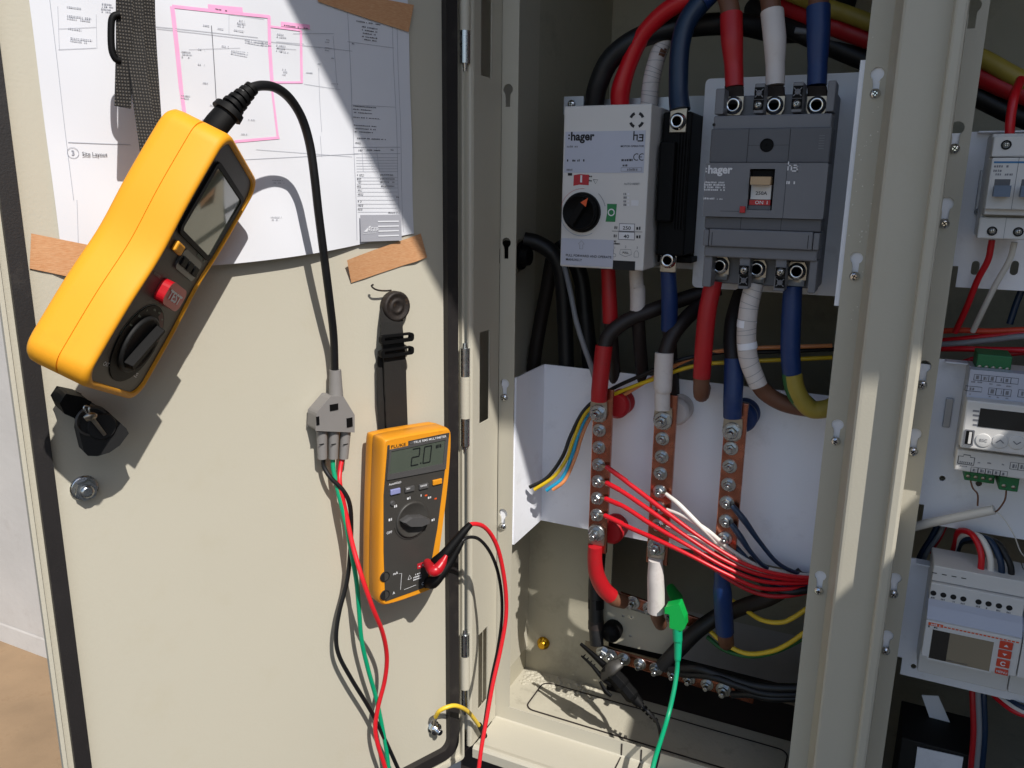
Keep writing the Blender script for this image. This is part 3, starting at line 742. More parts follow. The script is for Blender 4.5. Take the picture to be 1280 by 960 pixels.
pin = DP([(485, 557), (562, 541), (558, 575), (552, 622), (547, 660), (537, 716), (532, 734), (482, 752), (480, 690), (480, 620)], HF + .001)
met.part('face_panel', MB().sheet(pin, [], HF - .002, HF + .0008), 'face', bevel=.0006)
dsp = met.part('display_frame', MB().sheet(DP([(486, 562), (560, 546.5), (556.5, 586), (483, 600)], HF + .001), [DP([(488.5, 564), (556, 549.5), (553, 579), (485.5, 593)], HF + .001)], HF + .0008, HF + .0022), 'knob', bevel=.0005)
met.part('display', MB().sheet(DP([(488.5, 564), (556, 549.5), (553, 579), (485.5, 593)], HF + .001), [], HF + .0008, HF + .0014), 'lcd', dsp)
pr = Prints(met)
p0 = D(486, 558, HF + .001)
a = D(487, 560.5, HF + .001); b = D(510, 556, HF + .001); ang = math.degrees(math.atan2(b.y - a.y, b.x - a.x))
hh = HF + .0012
qa = MB(); w_ = (b - a).length
def tilt(x, y): # along-the-face helper
    c_, s_ = math.cos(R(ang)), math.sin(R(ang)); return (a.x + x * c_ - y * s_, a.y + x * s_ + y * c_)
pr['orange'].add([(*tilt(0, -.0012), hh), (*tilt(w_, -.0012), hh), (*tilt(w_, .0036), hh), (*tilt(0, .0036), hh)], [(0, 1, 2, 3)])
pr['pblack'].text('FLUKE', tilt(.001, -.0002), .0040, hh + .0003, ang=ang, sx=1.42)
pr['pwhite'].text('TRUE RMS MULTIMETER', tilt(w_ + .006, .0002), .0030, hh, ang=ang, sx=1.15); pr['pgrey'].text('179', tilt(w_ + .0016, .0002), .003, hh, ang=ang)
# seven segment digits
def digit(n, x, y, s):
    segs = {2: 'abged', 0: 'abcdef'}[n]; w = .0011
    for k in segs:
        ln = dict(a=(0, 2, 1, 2), b=(1, 2, 1, 1), c=(1, 1, 1, 0), d=(0, 0, 1, 0), e=(0, 1, 0, 0), f=(0, 2, 0, 1), g=(0, 1, 1, 1))[k]
        x0, y0, x1, y1 = ln; t0 = tilt(x + (x0 + y0 * .12) * s, y + y0 * s); t1 = tilt(x + (x1 + y1 * .12) * s, y + y1 * s)
        pr['lcdseg'].strip([(*t0, HF + .0018), (*t1, HF + .0018)], w)
digit(2, .0225, -.0205, .0078); digit(0, .0355, -.0205, .0078)
t = tilt(.0325, -.0205); pr['lcdseg'].rect(t[0], t[1], t[0] + .0013, t[1] + .0013, HF + .0018)
pr['lcdseg'].micro(*tilt(.0500, -.0085), .006, .0032, HF + .0018, 4, 1.)
pr['lcdseg'].strip([(*tilt(.009, -.0275), HF + .0018), (*tilt(.020, -.0265), HF + .0018)], .0011); pr['lcdseg'].strip([(*tilt(.0045, -.0300), HF + .0018), (*tilt(.005, -.0275), HF + .0018)], .0011)
for k, (x, y, m, nm) in enumerate(((493.5, 614, 'lavender', 'hold_button'), (511.5, 611, 'knob', 'button'), (529, 607.5, 'knob', 'button'), (546, 602, 'orange', 'function_button'))):
    p = D(x, y, HF + .001); bx = MB().box((-.0052, -.0026, 0), (.0052, .0026, .0022)).xform(Matrix.Translation((p.x, p.y, HF + .0006)) @ Matrix.Rotation(R(ang), 4, 'Z'))
    met.part(nm, bx, m, bevel=.0007)
    if k in (1, 2): t_ = D(x - 3.4, y + 1.6, HF + .003); pr['pwhite'].text(('MIN', 'RANGE')[k - 1], t_[:2], .0026, HF + .0030, ang=ang, sx=.85)
t_ = D(486, 607, HF + .001); pr['pwhite'].text('AutoHOLD', t_[:2], .0027, hh, ang=ang)
c = D(515, 649, HF + .001)
dl = met.part('dial', MB().lathe((c.x, c.y, HF + .0006), [(.0176, 0), (.0176, .0016), (.0164, .0026), (.0156, .0020), (.001, .0016)], 36), 'face')
kb = MB().loft([[(-.0145 * k, -.0001, h), (-.007 * k, -.0042 * k, h), (.006 * k, -.0044 * k, h), (.0145 * k, -.0014 * k, h), (.0145 * k, .0016 * k, h), (.006 * k, .0046 * k, h), (-.007 * k, .0044 * k, h)] for k, h in ((1, .0015), (1, .007), (.86, .0098))])
kb.xform(Matrix.Translation((c.x, c.y, HF)) @ Matrix.Rotation(R(ang - 12), 4, 'Z') @ Matrix.Scale(1.1, 4)); met.part('dial_grip', kb, 'knob', dl, .0012)
pr['darkmatt'].arc((c.x, c.y), .0196, 190, 340, .0004, hh, 20)
for k, (x, y) in enumerate(((488, 651), (495, 634), (511, 624), (525, 621), (537, 623), (544, 636), (541.5, 651))): t_ = D(x, y, HF + .001); pr['pwhite'].micro(t_.x - .002, t_.y, .0035, .0026, hh, 20 + k, .9)
for x, y in ((531, 620.5), (543, 624.5)): t_ = D(x, y, HF + .001); pr['porange'].rect(t_.x, t_.y, t_.x + .0026, t_.y + .0015, hh)
t_ = D(483, 668, HF + .001); pr['pwhite'].text('OFF', t_[:2], .0034, hh, ang=ang)
t_ = D(490.5, 629, HF + .001); met.part('light_button', MB().lathe((t_.x, t_.y, HF + .0006), [(.0026, 0), (.0026, .0012), (.002, .0018)], 16), 'knob')
# sockets and their marks
for x, y, op in ((481.5, 721, 1), (481.5, 744, 1), (537, 706, 0), (534, 729, 0)):
    t_ = D(x, y, HF + .001)
    s_ = met.part('socket', MB().lathe((t_.x, t_.y, HF + .0002), [(.0050, 0), (.0050, .0009), (.0040, .0009), (.0038, .0005)], 20), 'darkmatt')
for x, y, s_ in ((491, 716, 'mA'), (490.5, 740, 'A'), (526.5, 728.5, 'COM')):
    t_ = D(x, y + 3, HF + .001); pr['pwhite'].text(s_, t_[:2], .0038, hh + .0002, ang=ang)
t_ = D(524, 730.5, HF + .001); 
t_ = D(521.5, 711.5, HF + .001); pr['pred'].rect(t_.x, t_.y, t_.x + .0092, t_.y + .0056, hh); pr['pwhite'].text('V', (t_.x + .005, t_.y + .0012), .004, hh + .0003, ang=ang); pr['pwhite'].rect(t_.x + .0015, t_.y + .002, t_.x + .003, t_.y + .0028, hh + .0003)
u1, u2, u3 = D(499, 717, HF + .001), D(502, 716.5, HF + .001), D(500.5, 737, HF + .001)
pr['pwhite'].strip([(u1.x, u1.y, hh), (u2.x, u2.y, hh), (u3.x, u3.y, hh)], .0004)
u1, u2 = D(505, 737, HF + .001), D(520, 731, HF + .001); pr['pwhite'].strip([(u1.x, u1.y, hh), (u2.x, u2.y, hh)], .0004)
u1 = D(512, 722, HF + .001); pr['pwhite'].strip([(u1.x - .002, u1.y - .0015, hh), (u1.x, u1.y + .0025, hh), (u1.x + .002, u1.y - .0015, hh), (u1.x - .002, u1.y - .0015, hh)], .0005)
for k, y in enumerate((720, 723, 726)): u1 = D(516.5, y, HF + .001); pr['pwhite'].micro(u1.x, u1.y, .009, .0017, hh, 40 + k, .8)
pr.done()

# strap with a round magnet holding the meter up
strap = Thing('magnet_strap', 'black webbing strap with buckle and round rusty magnet above the multimeter', 'strap', DOOR, D(490, 420))
c = D(490.5, 382, 0)
mg = strap.part('magnet', MB().lathe((c.x, c.y, .0004), [(.0136, 0), (.0141, .001), (.0141, .0075), (.0130, .0094), (.0112, .0092), (.0092, .0078), (.0070, .0078), (.0064, .0086), (.0045, .0086), (.0038, .0078), (.0008, .0078)], 28), 'rust')
strap.part('wire_loop', MB().tube([D(489, 363, .006), D(482, 363.5, .007), D(474, 363, .008), D(468, 361, .009), D(464.5, 357.5, .009), D(467, 355.5, .010)], .0008, 8), 'rust')
strap.part('webbing', MB().strip([D(490.5, 392, .006), D(490, 410, .007), D(492, 432, .011), D(494, 452, .013), D(495, 490, .012), D(497, 540, .008), D(499, 560, .003)], .0235, thick=.0018), 'web2')
strap.part('webbing', MB().strip([D(490.5, 372, .0094), D(490.5, 384, .0035), D(490, 404, .0098), D(490, 424, .013)][1:], .0240, thick=.0016), 'web2')
strap.part('webbing', MB().strip([D(486, 440, .006), D(484.5, 460, .008), D(485, 500, .008), D(487, 540, .004)], .022, thick=.0016), 'web2')
for y0, y1, h in ((414, 433, .0145), (431, 450, .0152)):
    a_, b_ = D(475, y1 - 2, h), D(516, y0 + 1, h)
    strap.part('buckle', MB().sheet(rrect(a_.x, a_.y, b_.x, b_.y, .003), [rrect(a_.x + .0040, a_.y + .0062, b_.x - .0040, b_.y - .0050, .0008)], h - .002, h + .0022), 'dark', bevel=.0007)

# hanging strap of the tester
hs = Thing('hanging_strap', 'doubled black woven strap hanging over the drawing behind the amber tester', 'strap', DOOR, D(170, 80))
hs.part('webbing', MB().strip([D(167, -30, .040), D(168, 0, .040), D(168, 40, .042), D(174, 95, .048), D(180, 140, .054), D(186, 182, .060), D(190, 215, .064)], .0112, thick=.0018), 'web')
hs.part('webbing', MB().strip([D(183, -30, .034), D(184, 20, .034), D(186, 60, .036), D(189, 105, .042), D(192, 150, .048), D(196, 200, .055)], .0105, thick=.0018), 'web')
hs.part('webbing', MB().strip([D(156, -30, .044), D(156, 10, .044), D(156, 60, .045), D(154, 134, .046)], .0100, thick=.0018), 'web', label='short loose strap end')
hs.part('slider', MB().tube([D(149, 18, .045), D(141.5, 21, .045), D(139, 32, .045), D(139.5, 60, .045), D(144, 73, .045), D(150, 76, .045)], .0022, 10), 'dark')

# black lock lever with its key
lv = Thing('lock_lever', 'black plastic lock lever with a small key in its barrel below the tester', 'lock lever', DOOR, D(118, 522))
lv.part('lever', MB().prism(DP([(97, 538), (103, 563), (108, 568), (120, 568.5), (135, 564), (148, 555), (159, 540), (156, 534), (132, 512), (112, 506), (99, 518)], .040), .030, .044), 'darkmatt', bevel=.003)
lv.part('barrel', MB().lathe((*D(112, 520, .012)[:2], 0.), [(.0085, 0), (.0090, .026), (.0098, .030), (.0098, .0450), (.0088, .0465)], 28), 'darkmatt')
lv.part('cap', MB().prism(DP([(72, 502), (80, 490), (100, 494), (112, 500), (98, 524), (78, 515)], .034), .012, .040), 'dark', bevel=.003)
lv.part('barrel_ring', MB().lathe((*D(112, 524, .038)[:2], 0.), [(.0102, .042), (.0106, .0452), (.0090, .0455), (.0088, .0432)], 28), 'face')
kx = MB().tube([D(112, 520, .052), D(106, 513, .054), D(105, 509, .054), D(108, 507.5, .054), D(111.5, 509, .054), D(111, 513.5, .054), D(113, 519, .052)], .0006, 8)
lv.part('key_wire', kx, 'steel')
lv.part('key', MB().tube([D(107, 523.5, .052), D(113, 521, .053), D(118.5, 521, .052)], [.003, .0042, .003], 10, flat=.6).rod(D(113.5, 521, .052), D(131, 543.5, .050), .0016, .0012, 8), 'dullsteel')

# multimeter leads
ml = Thing('multimeter_lead', 'red multimeter lead with black elbow plug curling down past the hinge', 'test lead', DOOR, D(540, 700), 'multimeter leads')
ml.part('plug', MB().tube([D(541, 706, .047), D(546, 702, .060), D(556, 693, .066), D(566, 681, .068), D(580, 664, .070), D(588, 655.5, .070)], [.0048, .0056, .0052, .0047, .0038, .0030], 14), 'dark')
ml.part('plug_sleeve', MB().tube([D(534, 703, .052), D(541, 713, .069), D(547, 711, .071), D(553, 703, .071), D(558, 694, .071)], [.0040, .0055, .0055, .0042, .0016], 12), 'red')
ml.part('wire', MB().tube([D(584, 660, .070), D(587, 656, .070), D(595, 655, .070), D(605, 658.5, .069), D(615, 670, .068), D(623, 688, .068), D(629, 715, .068), D(632.5, 745, .068), D(632, 775, .068), D(625, 815, .068), D(616, 855, .070), D(608, 900, .074), D(601, 940, .078), D(596, 985, .082)], .0022, 10), 'redlead')
ml2 = Thing('multimeter_lead', 'black multimeter lead with black elbow plug running behind the red one', 'test lead', DOOR, D(540, 728), 'multimeter leads')
ml2.part('plug', MB().tube([D(534, 728, .044), D(541, 728, .058), D(550, 719, .062), D(562, 703, .063), D(573, 684, .064), D(578, 676, .064)], [.0050, .0060, .0052, .0046, .0036, .0026], 14), 'dark')
ml2.part('wire', MB().tube([D(574, 682, .064), D(579, 675, .064), D(587, 671.5, .063), D(597, 673, .062), D(607, 682, .061), D(616, 697, .060), D(623, 718, .059), D(627, 745, .058), D(627, 775, .058), D(622, 812, .060), D(614, 850, .063), D(607, 895, .068), D(599, 950, .073), D(595, 985, .076)], .0017, 10), 'black')
#PART4
# ------------------------------------------------------------------ inside the left bay
# folded white shroud behind the copper bars
shr = Thing('white_shroud', 'folded white sheet metal shroud standing behind the three copper bars', 'panel', CAB, (.17, -.037, -.05))
shr.part('back_sheet', MB().box((.0118, -.037, -.0812), (.332, .157, -.083)), 'plate')
shr.part('side_sheet', MB().box((.0108, -.037, -.0035), (.0125, .157, -.0812)), 'plate')
shr.part('mounting_lip', MB().box((-.0045, -.037, -.0022), (.0108, .157, -.0035)), 'plate')
shr.part('mounting_lip', MB().box((.3285, -.037, -.0022), (.345, .157, -.0035)), 'plate')
shr.part('side_sheet', MB().box((.3285, -.037, -.0035), (.330, .157, -.0812)), 'plate')
for x, zz in ((0, (.1345, -.0155)), (.3355, (.1345, -.0155))):
    for z in zz: shr.inst('screw', SCREW, (x, z, .0001), rz=rr.uniform(0, 1.5))
# breaker tray
tray = Thing('breaker_tray', 'white mounting tray carrying the slate grey breaker', 'panel', CAB, (.25, .26, -.07))
BY = .075
tray.part('tray_sheet', MB().sheet(rrect(.1785, .2575, .3235, .4615, .005), [], -BY - .0016, -BY), 'plate')
tray.part('side_sheet', MB().box((.3215, .2575, -BY), (.3232, .4615, -.0022)), 'plate')
tray.part('mounting_lip', MB().box((.3232, .2575, -.0022), (.345, .4615, -.0036)), 'plate')
for z in (.4345, .2845): tray.inst('screw', SCREW, (.3355, z, .0001), rz=rr.uniform(0, 1.5))
mount = Thing('switch_mounting_plate', 'grey mounting plate behind the motor operated switch', 'panel', CAB, (.11, .27, -.08))
a, b = P(728, 118, .085), P(880, 330, .085)
mount.part('plate_sheet', MB().box((.035, .275, -.086), (.184, .447, -.0845)), 'metalpale')
t_ = P(716, 128, .07); mount.part('tab', MB().box((t_.x - .010, t_.y - .012, -.07), (t_.x + .012, t_.y + .006, -.0715)), 'metalpale')
mount.inst('screw', SCREW, P(714.5, 130, .069))

# --- moulded case breaker ------------------------------------------------------
mc = Thing('moulded_case_breaker', 'slate grey three pole breaker switched on with bolted red white and blue cables', 'breaker', CAB, (.254, .285, -.05))
def C2(pts, Y): return [tuple(P(x, y, Y)[:2]) for x, y in pts]
X0, X1 = .2030, .3052
zt, zb = P(893, 112, .03).y, P(960, 358, .03).y
ZR = lambda y, Y=0.: P(955, y, Y).y
case = mc.part('case', MB().box((X0 + .001, zb, -BY), (X1 - .001, zt - .006, -.032)), 'mccb', bevel=.0015)
z1, z2, z3, z4, z5, z6 = ZR(160), ZR(204), ZR(272), ZR(288), ZR(310), ZR(320)
mc.part('terminal_shoulder', MB().box((X0 + .001, z1 - .001, -.035), (X1 - .0015, ZR(143), -.003)), 'mccb', bevel=.0012)
mc.part('upper_cover', MB().box((X0 + .0005, z2, -.034), (X1, z1, .0018)), 'mccb2', bevel=.0012)
# main front with a window for the toggle
ha = P(937.5, 211, -.006); hb_ = P(964.5, 263, -.006)
mc.part('front_cover', MB().sheet(rrect(X0 - .0012, z3, X1 + .0002, z2, .0012), [[(ha.x, ha.y), (hb_.x, ha.y), (hb_.x, hb_.y), (ha.x, hb_.y)]], -.03, .006), 'mccb', bevel=.0006)
mc.part('lower_cover', MB().box((X0, z4, -.034), (X1 - .001, z3, .001)), 'mccb2', bevel=.001)
mc.part('label_flap', MB().box((X0 + .0055, z5, -.034), (X1 - .0065, z4, .0035)), 'mccb', bevel=.001)
mc.part('flap_hinge', MB().box((X0, z5, -.034), (X0 + .005, z4 - .0006, .0032)), 'mccb', bevel=.0008)
mc.part('flap_hinge', MB().box((X1 - .006, z5, -.034), (X1 - .001, z4 - .0006, .0032)), 'mccb', bevel=.0008)
mc.part('terminal_shoulder', MB().box((X0 + .001, ZR(324), -.035), (X1 - .002, z5, -.001)), 'mccb', bevel=.0012)
zs0 = ZR(324)
# pole barriers and walls round the terminals
for k, (x0, x1) in enumerate(((X0 + .0005, X0 + .0085), (X0 + .0345, X0 + .043), (X0 + .0665, X0 + .075), (X1 - .0075, X1 - .001))):
    mc.part('pole_barrier', MB().box((x0, zt - .024, -.036), (x1, zt + (.001 if k else -.002), -.006)), 'mccb', bevel=.0008)
    mc.part('pole_barrier', MB().box((x0 + (-.001 if k in (1, 2) else 0), zb - .001, -.036), (x1, zs0 + .0005, -.004)), 'mccb', bevel=.0008)
for x0 in (X0 + .0340, X0 + .0662):
    for zc, sgn in ((zt - .0072, 1), (zb + .0070, -1)):
        h0 = -.0058 if sgn > 0 else -.0038
        mc.part('rivet_recess', MB().box((x0 + .0005, zc - .0050, h0), (x0 + .0088, zc + .0050, h0 + .0004)), 'dark')
        q = (x0 + .0046, zc, h0 + .0004)
        ck = MB().lathe(q, [(.0024, 0), (.0024, .001), (.0013, .001), (.0012, .0005)], 14)
        for an in (45, 135, 225, 315): ck.strip([(q[0] + .002 * math.cos(R(an)), q[1] + .002 * math.sin(R(an)), q[2] + .0006), (q[0] + .0048 * math.cos(R(an)), q[1] + .0048 * math.sin(R(an)), q[2] + .0006)], .0008)
        mc.part('rivet', ck, 'mccb')
        zz = zc - sgn * .0098
        mc.part('screw_well', MB().box((x0 + .0003, zz - .0042, h0 if sgn > 0 else .0), (x0 + .0090, zz + .0042, h0 + .0004 if sgn > 0 else .0003)), 'dark')
        mc.inst('screw', SCREWS, (x0 + .0046, zz, h0 + .0005 if sgn > 0 else .0004), rz=rr.uniform(0, 3), scale=1.35)
# toggle
mc.part('toggle_well', MB().box((ha.x, hb_.y, -.024), (hb_.x, ha.y, -.012)), 'dark')
zc = lambda y: P(952, y, -.006).y
mc.part('toggle_shade', MB().box((ha.x + .0008, zc(224), -.012), (hb_.x - .0012, ha.y - .0006, .0005)), 'dark', bevel=.0006)
mc.part('toggle', MB().prism([(ha.x + .0022, zc(231)), (hb_.x - .0022, zc(231)), (hb_.x - .0022, zc(221)), (ha.x + .0022, zc(221))], -.01, .0125), 'beige', bevel=.0008)
mc.part('toggle_label', MB().box((ha.x + .0018, zc(249.5), -.012), (hb_.x - .0022, zc(231), .0030)), 'device', bevel=.0004)
mc.part('on_window', MB().box((ha.x + .0012, zc(256.5), -.012), (hb_.x - .0022, zc(250), .0026)), 'red')
mc.part('window_sill', MB().box((ha.x + .0005, hb_.y + .0003, -.012), (hb_.x - .0018, zc(257), .0022)), 'mccb2')
q = P(928.5, 262, -.006); mc.part('trip_button', MB().box((q.x - .0024, q.y - .0028, .0058), (q.x + .0024, q.y + .0030, .0085)), 'red', bevel=.0004)
q = P(926.5, 270, -.006); mc.part('slot', MB().box((q.x - .001, q.y - .0012, .0002), (q.x + .026, q.y - .0001, .0016)), 'dark')
q = P(958.5, 181.5, -.002)
mc.part('cover_screw', MB().lathe((q.x, q.y, .0017), [(.0058, 0), (.0058, .0008), (.0048, .0010), (.0046, .0003)], 24).strip([(q.x - .003, q.y, .0024), (q.x + .003, q.y, .0024)], .0012).strip([(q.x, q.y - .003, .0024), (q.x, q.y + .003, .0024)], .0012), 'dark')
gv = MB()
for k, x in enumerate((X0 + .0335, X0 + .0685)): gv.box((x, z2 + .0004, .0017), (x + .0003, z1 - .0004, .0021)); gv.box((x - .001, z4, .0008), (x - .0007, z3, .0012))
gv.box((X0 + .0335, q.y - .0001, .0018), (X0 + .0685, q.y + .0001, .0020)); gv.box((X0 + .069, z3, .0059), (X0 + .0693, z2 - .0005, .0062))
gv.box((X0 + .0145, ZR(265), .0058), (X0 + .031, ZR(264.6), .0062)); gv.box((X0 + .008, z5 + .001, .0034), (X0 + .0085, z4 - .003, .0038)); gv.box((X1 - .0105, z5 + .001, .0034), (X1 - .010, z4 - .003, .0038))
q2 = P(892.5, 156, .003); gv.lathe((q2.x, q2.y, -.0031), [(.0014, 0), (.0014, .0004)], 12); mc.part('joint', gv, 'darkmatt')
vt = MB()
for k in range(6): y_ = P(1028, 170 + 3.2 * k, -.002).y; xx = P(1028, 170, -.002).x; vt.box((xx - .0025, y_, .0018), (xx + .002, y_ + .0007, .0022))
mc.part('vent_mark', vt, 'mccb')
pr = Prints(mc); hz = .0063
t_ = P(881, 216.5, -.006); pr['pwhite'].text('hager', (t_.x + .0026, t_.y), .0098, hz, sx=.98, bold=.035)
for dy in (.0008, .0034): pr['pwhite'].rect(t_.x + .0004, t_.y + dy, t_.x + .0019, t_.y + dy + .0013, hz)
def h3(ink, x, y, s, h):
    w = .17 * s
    for a_, b_, c_, d_ in ((0, 0, w, 1.15), (0, .56, .62, .56 + .17), (.45, 0, .62, .72), (.62, -.16, 1.38, 0), (1.2, -.16, 1.38, .76), (.78, .28, 1.38, .44), (.78, .6, 1.38, .76)):
        pr[ink].rect(x + a_ * (s if a_ != w else 1), y + b_ * s, x + (c_ if c_ == w else c_ * s), y + d_ * s, h)
t_ = P(984, 213, -.006); h3('pwhite', t_.x, t_.y, .0064, hz)
for k in range(4): t_ = P(880, 227.5 + 3.1 * k, -.006); pr['pwhite'].micro(t_.x, t_.y - .001, .019, .0019, hz, 60 + k, .8)
t_ = P(879, 248, -.006); pr['pwhite'].micro(t_.x, t_.y - .0008, .011, .0018, hz, 70, .9); pr['pwhite'].micro(t_.x + .0125, t_.y - .0008, .005, .0012, hz, 71, .8)
t_ = P(983, 228, -.006); pr['pwhite'].micro(t_.x, t_.y - .0014, .0072, .0026, hz, 72, .9)
t_ = P(951.5, 243.5, -.003); pr['pblack'].text('250A', t_[:2], .0042, .0033, 'CENTER', sx=1.1)
t_ = P(951.5, 255.2, -.003); pr['pwhite'].text('ON  I', t_[:2], .0042, .0030, 'CENTER', sx=1.1)
pr.done()
# lugs on the terminals, part of each cable (built below)

# --- motor operated switch -----------------------------------------------------
mo = Thing('motor_operator', 'light grey motor operator box with red and green position marks on its rotary switch', 'switch', CAB, (.11, .279, -.04))
q = C2([(705, 133.5), (815, 129), (804.5, 338.5), (700, 333)], 0.)
MX0, MX1, MZ0, MZ1 = .0602, .1470, .2788, .4325
mo.part('housing', MB().box((MX0, MZ0, -.074), (MX1, MZ1, 0)), 'device', bevel=.0014)
pa, pb = P(706.5, 163, 0), P(809, 216, 0)
mo.part('film', MB().box((MX0 + .0022, P(750, 216, 0).y, 0), (MX1 - .0045, P(750, 164, 0).y, .0004)), 'panel')
mo.part('pull_flap', MB().box((MX0 + .0015, MZ0 + .002, 0), (MX0 + .0560, P(725, 298.5, 0).y, .0006)), 'panel')
a = P(772, 337, 0); mo.part('notch', MB().box((P(766, 330, 0).x, MZ0 - .0003, -.01), (P(794, 330, 0).x, P(780, 326, 0).y, .0004)), 'darkmatt', bevel=.0003)
kc = P(727.5, 265.5, 0)
mo.part('dial_collar', MB().lathe((kc.x, kc.y, 0), [(.0196, 0), (.0194, .0016), (.018, .0018), (.0178, .0006)], 36), 'darkmatt')
dk = mo.part('dial', MB().lathe((kc.x, kc.y, .0006), [(.0176, 0), (.0170, .0085), (.0155, .0095), (.0150, .0085), (.0006, .0082)], 36), 'dark')
grip = MB().prism([(-.0045, -.0145), (.0045, -.0145), (.0045, .0145), (-.0045, .0145)], .0088, .0148, [(-.0032, -.0135), (.0032, -.0135), (.0032, .0135), (-.0032, .0135)])
grip.xform(Matrix.Translation((kc.x, kc.y, 0)) @ Matrix.Rotation(R(-32), 4, 'Z')); mo.part('dial_grip', grip, 'dark', dk, .0006)
tri = [P(728.5, 253, -.009), P(737.5, 247.5, -.009), P(735, 258.5, -.009)]; mo.part('pointer', MB().prism([(p.x, p.y) for p in tri], .0148, .0153), 'porange', dk)
pr = Prints(mo); z_ = .0005
t_ = P(710, 175.5, 0); pr['pblack'].text('hager', (t_.x + .0028, t_.y), .0110, z_ + .0001, sx=.98, bold=.035)
for dy in (.001, .004): pr['pblack'].rect(t_.x + .0004, t_.y + dy, t_.x + .0020, t_.y + dy + .0015, z_ + .0001)
t_ = P(791.5, 175.5, 0); h3('pblack', t_.x, t_.y, .0072, z_ + .0001)
t_ = P(709, 184.5, 0); pr['pgrey'].micro(t_.x, t_.y, .011, .002, z_ + .0001, 3, .9)
t_ = P(776, 184, 0); pr['pblack'].text('MOTOR OPERATOR', (t_.x, t_.y), .0025, z_ + .0001, sx=1.0)
t_ = P(709, 202, 0); pr['pblack'].micro(t_.x, t_.y, .019, .0022, z_ + .0001, 5, .9)
t_ = P(777, 201.5, 0); pr['pblack'].micro(t_.x, t_.y, .011, .0022, z_ + .0001, 6, .9)
t_ = P(792.5, 201, 0); pr['pblack'].arc((t_.x + .0026, t_.y + .0034), .0029, 60, 300, .0008, z_ + .0001); pr['pblack'].arc((t_.x + .0078, t_.y + .0034), .0029, 60, 300, .0008, z_ + .0001); pr['pblack'].rect(t_.x + .0052, t_.y + .0031, t_.x + .0078, t_.y + .0038, z_ + .0001)
t_ = P(777, 208, 0); pr['pblack'].micro(t_.x, t_.y, .006, .002, z_ + .0001, 8, .9)
t0, t1 = P(776.5, 214, 0), P(802.5, 209.5, 0)
for a_, b_ in (((t0.x, t0.y), (t1.x, t0.y)), ((t0.x, t1.y), (t1.x, t1.y)), ((t0.x, t0.y), (t0.x, t1.y)), ((t1.x, t0.y), (t1.x, t1.y))): pr['pgrey'].strip([(*a_, z_ + .0001), (*b_, z_ + .0001)], .0003)
pr['pgrey'].micro(t0.x + .006, t0.y + .0005, .010, .0024, z_ + .0001, 9, .9)
t_ = P(708.5, 213.5, 0); pr['pgrey'].micro(t_.x, t_.y, .006, .002, z_ + .0001, 10, .9)
t0, t1 = P(710, 219.5, 0), P(715.5, 216.3, 0); pr['pblack'].rect(t0.x, t0.y, t1.x, t1.y, z_ + .0001)
def sector(ink, r0, r1, a0, a1, h):
    pts = [(kc.x + r0 * math.cos(R(a0 + (a1 - a0) * i / 8)), kc.y + r0 * math.sin(R(a0 + (a1 - a0) * i / 8))) for i in range(9)]
    pts2 = [(kc.x + r1 * math.cos(R(a0 + (a1 - a0) * i / 8)), kc.y + r1 * math.sin(R(a0 + (a1 - a0) * i / 8))) for i in range(9)]
    pr[ink].add([(*p, h) for p in pts + pts2], [(i, i + 1, 10 + i, 9 + i) for i in range(8)])
rd0, rd1 = P(717, 231.5, 0), P(736.5, 218.5, 0)
pr['pred'].add([(rd0.x - .0002, rd0.y - .0006, .0003), (rd0.x + .006, rd0.y + .0006, .0003), (rd1.x, rd0.y + .0002, .0003), (rd1.x, rd1.y, .0003), (rd0.x + .006, rd1.y + .0006, .0003), (rd0.x, rd1.y - .0004, .0003)], [(0, 1, 2, 3, 4, 5)])
t_ = P(726.5, 228, 0); pr['pwhite'].rect(t_.x - .0009, t_.y, t_.x + .0010, t_.y + .0068, .0005)
g0_, g1_ = P(757, 277, 0), P(771.5, 255, 0); pr['pgreen'].add([(g0_.x, g0_.y, .0003), (g1_.x - .0012, g0_.y, .0003), (g1_.x - .0002, g1_.y, .0003), (g0_.x + .0009, g1_.y, .0003), (g0_.x + .0013, (g0_.y + g1_.y) / 2, .0003)], [(0, 1, 2, 3, 4)])
t_ = P(764.3, 265.5, 0); pr['pwhite'].arc((t_.x, t_.y), .0030, 0, 360, .0011, .0005, 24)
pr['pgrey'].arc((kc.x, kc.y), .0245, 15, 48, .0005, .0003, 12); pr['pred'].arc((kc.x, kc.y), .0228, 85, 165, .0003, .0003, 14); pr['pblue'].arc((kc.x, kc.y), .0228, 200, 300, .0003, .0003, 14)
t_ = P(744.5, 228.5, 0)
pr['pblack'].strip([(t_.x - .0024, t_.y + .003, .0003), (t_.x, t_.y - .001, .0003), (t_.x + .0024, t_.y + .003, .0003), (t_.x - .0024, t_.y + .003, .0003)], .0004); pr['pblack'].micro(t_.x - .0068, t_.y + .0012, .003, .0015, .0003, 11, 1); pr['pblack'].micro(t_.x - .0068, t_.y + .0052, .003, .0015, .0003, 12, 1)
t_ = P(780, 231, 0); pr['pgrey'].text('AUTO RESET', (t_.x, t_.y), .0027, .0003, sx=1.0)
for k, y in enumerate((242.5, 247, 251.5, 256)):
    t_ = P(779.5, y, 0); pr['pgrey'].micro(t_.x, t_.y - .001, .003, .002, .0003, 14 + k, 1); pr['pwhite'].rect(t_.x + .0038, t_.y - .0008, t_.x + .0056, t_.y + .0008, .0003)
t_ = P(789, 257, 0); pr['pwhite'].rect(t_.x, t_.y, t_.x + .0072, t_.y + .0050, .0003)
